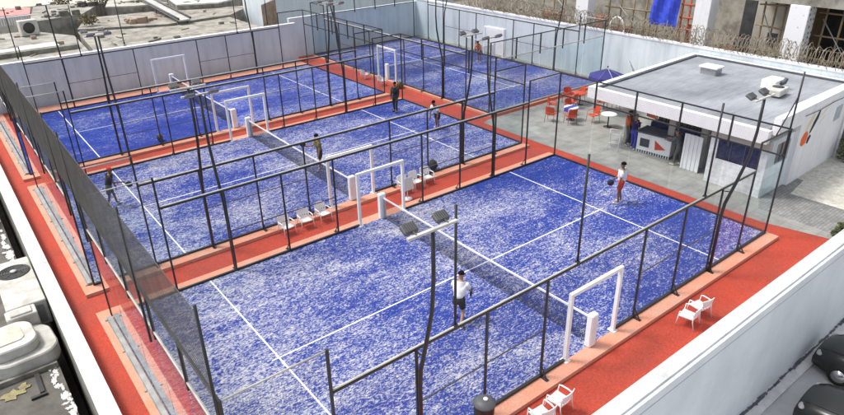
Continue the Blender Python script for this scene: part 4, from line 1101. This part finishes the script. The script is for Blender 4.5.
# ------------------------------------------------------------------ building site beyond the side wall
bs = thing('construction_building', 'unfinished concrete building with white columns and dark openings behind the side wall', 'building')
MB().box((35.0, -6, -4), (60, 40, .6)).build('floor_slab', M['earth'], bs)
MB().box((35.6, -6, 5.55), (60, 10.0, 6.1)).build('upper_slab', M['concrete'], bs)
MB().box((43.5, 10.6, .6), (43.8, 40, 7)).build('back_wall', M['concrete'], bs)
MB().box((38.6, 8.2, .6), (38.85, 10.5, 5.5)).build('room_wall', M['beige'], bs)
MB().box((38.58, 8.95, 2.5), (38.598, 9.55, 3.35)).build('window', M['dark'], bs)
MB().box((38.85, 8.2, .6), (43, 8.45, 5.5)).build('partition_wall', M['timber'], bs)
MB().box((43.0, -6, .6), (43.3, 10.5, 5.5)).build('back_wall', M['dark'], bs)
MB().box((38.61, 10.55, .6), (38.86, 11.3, 5.5)).build('door_opening', M['dark'], bs)  # solid dark block, its colour painting the shade inside an open doorway
for y, d, mm in ((21.4,.55,'speckle'),(12.35,.5,'wallwhite'),(6.85,.52,'speckle'),(2.6,.5,'wallwhite')):
    MB().bbox((36-.45, y-d, .6), (36.45, y+d, 5.56 if y < 10 else 8.0), .03).build('column', M[mm], bs)
def scaffold(y0, y1, x, label, n=3, top=6.0):
    r = thing('timber_scaffold', label, 'scaffold'); rn = random.Random(int(y0*7))
    for i in range(n+1):
        y = y0+(y1-y0)*i/n; MB().tube([(x, y, .6), (x+rn.uniform(-.1,.1), y+rn.uniform(-.1,.1), top)], .055, 6).build('upright', M['timber'], r)
    for z in (2.6, 3.9, 5.2): MB().tube([(x-.08, y0-.3, z+rn.uniform(-.1,.1)), (x-.08, y1+.3, z+rn.uniform(-.1,.1))], .05, 6).build('ledger', M['timber'], r)
    MB().tube([(x-.16, y0, 1.5), (x-.16, y1, 4.8)], .035, 6).build('brace', M['steel'], r)
    return r
scaffold(7.6, 9.4, 37.2, 'timber scaffold between the two right white columns of the building site')
scaffold(3.4, 6.0, 36.9, 'timber scaffold at the far right edge of the building site')
scaffold(16.4, 20.4, 37.4, 'timber scaffold left of the blue tarpaulin on the building site', 4)
scaffold(23, 27.5, 38.4, 'timber scaffold at the top centre of the building site', 4)
tp = thing('tarpaulin', 'bright blue tarpaulin hung on the building site behind the razor wire', 'tarpaulin', (35.9, 15.05, 0))
b = MB(); n = 10
for i in range(n):
    for j in range(8):
        g = lambda i, j: (.10*math.sin(i*1.1+j*.5), -.95+1.9*i/n + .04*math.sin(j), 3.35+3.2*j/8)
        b.quad(g(i,j), g(i,j+1), g(i+1,j+1), g(i+1,j))
b.build('sheet', M['tarp'], tp)
b = MB()
for y in (-1.0, 1.0): b.tube([(.12, y, .6), (.12, y, 6.7)], .04, 6)
b.build('pole', M['timber'], tp)
sf = thing('safety_barrier', 'orange red safety netting on a frame right of the blue tarpaulin', 'barrier', (36.2, 13.5, .6))
b = MB()
for y in (-.5, .0, .5): b.tube([(0,y,0),(0,y,6)], .06, 6)
for z in (.9,1.8,2.7,3.4,4.2,5.0): b.tube([(-.06,-.6,z),(-.06,.6,z)], .06, 6)
b.build('frame', M['safety'], sf)
MB().box((.1,-.5,1.2),(.14,.0,3.0)).build('net', M['safety'], sf)
wr = thing('hose_reel', 'white hoop standing against the razor wire left of the blue tarpaulin', 'hoop', (33.6, 16.9, 2.6))
MB().tube([(0,.55*math.cos(t*math.pi/12), .6+.75*math.sin(t*math.pi/12)) for t in range(0, 13)], .06, 8).tube([(0,.55,.6),(0,.55,-.5)], .06, 8).tube([(0,-.55,.6),(0,-.55,-.5)], .06, 8).build('hoop', M['white'], wr)
pp = [(40.5,23.5,'brick stack on the building site, at the left of the top edge'), (39.0,26.8,'brick stack on the building site, leftmost along the top edge'), (37.6,19.4,'brick stack on the building site, behind the left timber scaffold'), (37.0,10.9,'brick stack on the building site, right of the plain white column')]
b = None
for i, (x, y, lab) in enumerate(pp):
    if b is None:
        b = c = thing('brick_stack', 'red ' + lab, 'bricks', (0,0,0), 0, 'brick stacks on the site'); q = MB(); rn = random.Random(4)
        for k in range(7):
            for j in range(5): q.box((-.5+rn.uniform(-.03,.03), -.75+j*.31, k*.22), (.5+rn.uniform(-.03,.03), -.46+j*.31, k*.22+.21))
        q.build('bricks', M['brickred'], c)
    else: c = dup(b, label='red ' + lab)
    c.location = (x, y, .6); c.rotation_euler = (0, 0, R(i*25)); c.scale = (1, 1, 1.2)
struct('earth_bank', MB().box((33.31, -6, -4), (35.0, 40, 2.0)), M['earth'])
for i in range(9):
    y = 3.5 + i*3.1
    lab = 'dry brown brush behind the razor wire, ' + ('beside the right edge', 'near the right speckled column', 'between the right columns', 'by the plain white column', 'below the blue tarpaulin', 'left of the blue tarpaulin', 'right of the left speckled column', 'left of the left speckled column', 'above the court fence corner')[i]
    shrub('dry_brush', (34.2, y, 2.0), (.5, 1.7, .80), 300, M['dryleaf'], lab, .16, 60+i, 'dry brush along the side wall')
person((34.6, 9.3, 2.0), R(200), 'worker in dark clothes behind the razor wire before the room with a window', {}, 'cgrey', 'cblack', trousers=True)
# ------------------------------------------------------------------ cars at the bottom right
def car(loc, rz, label):
    """saloon, nose towards +x"""
    r = thing('parked_car', label, 'car', loc, rz, 'black cars on the street')
    prof = [(-2.2,.62,.70),(-2.1,.88,.80),(-1.5,.95,.86),(-.95,1.0,.87),(.75,.97,.87),(1.3,.93,.85),(1.85,.84,.80),(2.14,.70,.70),(2.22,.55,.62)]
    b = MB(); rings = []
    for (x, zt, hw) in prof:
        rings.append([(x,-hw*.95,.22),(x,-hw,.5),(x,-hw*.96,zt-.14),(x,-hw*.82,zt-.03),(x,-hw*.4,zt+.02),(x,0,zt+.03),(x,hw*.4,zt+.02),(x,hw*.82,zt-.03),(x,hw*.96,zt-.14),(x,hw,.5),(x,hw*.95,.22)])
    vs = sum(rings, []); n = 11; fs = []
    for i in range(len(prof)-1):
        for k in range(n-1): fs.append((i*n+k, (i+1)*n+k, (i+1)*n+k+1, i*n+k+1))
        fs.append((i*n+n-1, (i+1)*n+n-1, (i+1)*n, i*n))
    fs.append(tuple(range(n-1,-1,-1))); fs.append(tuple(range((len(prof)-1)*n, len(prof)*n)))
    b.add(vs, fs, True).build('body', M['carpaint'], r)
    cb = MB(); st = [(-1.75,.96,.70,.60),(-1.1,1.38,.66,.55),(-.5,1.46,.66,.56),(.15,1.44,.66,.56),(1.05,.97,.74,.68)]
    rings = [[(x,-w,.93),(x,-w+.02,min(z, 1.0)),(x,-t,z-.05),(x,-t*.7,z),(x,0,z+.02),(x,t*.7,z),(x,t,z-.05),(x,w-.02,min(z,1.0)),(x,w,.93)] for x, z, w, t in st]
    vs = sum(rings, []); n = 9; fs = []
    for i in range(len(st)-1):
        for k in range(n-1): fs.append((i*n+k, (i+1)*n+k, (i+1)*n+k+1, i*n+k+1))
    fs.append(tuple(range(n-1,-1,-1))); fs.append(tuple(range((len(st)-1)*n, len(st)*n)))
    cb.add(vs, fs, True).build('window_glass', M['carglass'], r)
    MB().add([(-1.05,-.54,1.425),(-.5,-.55,1.50),(.13,-.54,1.485),(.13,.54,1.485),(-.5,.55,1.50),(-1.05,.54,1.425),(-.5,0,1.525),(-1.05,0,1.445),(.13,0,1.505)], [(0,1,6,7),(1,2,8,6),(7,6,4,5),(6,8,3,4)], True).build('roof_panel', M['carpaint'], r)
    for s in (-1, 1):
        MB().ell((2.06, s*.57, .655), (.10,.19,.055), 14, 8).build('headlight', M['headlamp'], r)
        MB().ell((-2.12, s*.62, .76), (.08,.16,.08), 12, 8).build('tail_light', M['cred'], r)
        MB().ell((.72, s*1.0, .98), (.09,.12,.07), 10, 8).build('wing_mirror', M['carpaint'], r)
        for x in (-1.35, 1.38):
            t = MB().lathe([(.20,-.11),(.31,-.10),(.33,-.05),(.33,.05),(.31,.10),(.20,.11)], 22).move(lambda v: Vector((x+v.x, s*.80+v.z, .33+v.y))).build('wheel', M['rubber'], r)
            MB().lathe([(.20,-.115),(.19,-.08),(.03,-.10)] if s < 0 else [(.03,.10),(.19,.08),(.20,.115)], 18).move(lambda v: Vector((x+v.x, s*.80+v.z, .33+v.y))).build('rim', M['chrome'], t)
    MB().bbox((2.18,-.42,.40),(2.235,.42,.54), .01).build('grille', M['chrome'], r)
    for k in (-1, 1): MB().tube([(1.15,.62*k,.945),(1.7,.58*k,.87),(2.05,.5*k,.755)], .008, 4).build('bonnet_seam', M['rubber'], r)
    return r
c = car((20.05,-5.32,-4.0), R(92), 'black car parked nose to the white wall at the right edge')
c.scale = (1.14, 1.14, 1.16)
c2_ = dup(c, (17.0,-6.05,-4.0), R(93), 'black car in the bottom right corner, nearest the camera')

# ------------------------------------------------------------------ camera, light, world
CAMR = ((0.785572, -0.618514, -0.017825), (-0.289143, -0.341466, -0.894314), (0.547059, 0.707702, -0.447085))
rgt, dwn, fwd = (Vector(v) for v in CAMR)
cam = bpy.data.cameras.new('camera'); co = bpy.data.objects.new('camera', cam); C.objects.link(co)
m3 = Matrix((rgt, -dwn, -fwd)).transposed()
co.matrix_world = Matrix.Translation((-2.05988, -8.12875, 11.26086)) @ m3.to_4x4()
cam.sensor_width = 36; cam.lens = 626.5749/844*36; cam.clip_end = 1000; cam.clip_start = .1
scene.camera = co

w = bpy.data.worlds.new('World'); scene.world = w; w.use_nodes = True
nt = w.node_tree; bg = nt.nodes['Background']
sky = nt.nodes.new('ShaderNodeTexSky'); sky.sky_type = 'NISHITA'; sky.sun_disc = False
EL, AZ = 60, -42   # veiled sun stands beyond the left end of the courts
sky.sun_elevation = R(EL); sky.sun_rotation = R(AZ); sky.dust_density = 3.0; sky.air_density = 1.0; sky.ozone_density = 0.0
hs = nt.nodes.new('ShaderNodeHueSaturation'); hs.inputs['Saturation'].default_value = .36   # thin cloud greys the sky
nt.links.new(sky.outputs[0], hs.inputs['Color']); nt.links.new(hs.outputs[0], bg.inputs['Color']); bg.inputs['Strength'].default_value = 0.125
sl = bpy.data.lights.new('sun', 'SUN'); sl.energy = 1.5; sl.angle = R(13); sl.color = (1, .96, .9)
so = bpy.data.objects.new('sun', sl); C.objects.link(so)
d = Vector((math.sin(R(AZ))*math.cos(R(EL)), math.cos(R(AZ))*math.cos(R(EL)), math.sin(R(EL))))
so.rotation_euler = (-d).to_track_quat('-Z', 'Y').to_euler()
vs = scene.view_settings; vs.view_transform = 'Standard'; vs.look = 'None'; vs.gamma = 1; vs.use_curve_mapping = False
vs.exposure = 0.98
scene.render.engine = 'CYCLES'
scene.cycles.transparent_max_bounces = 32; scene.cycles.max_bounces = 8
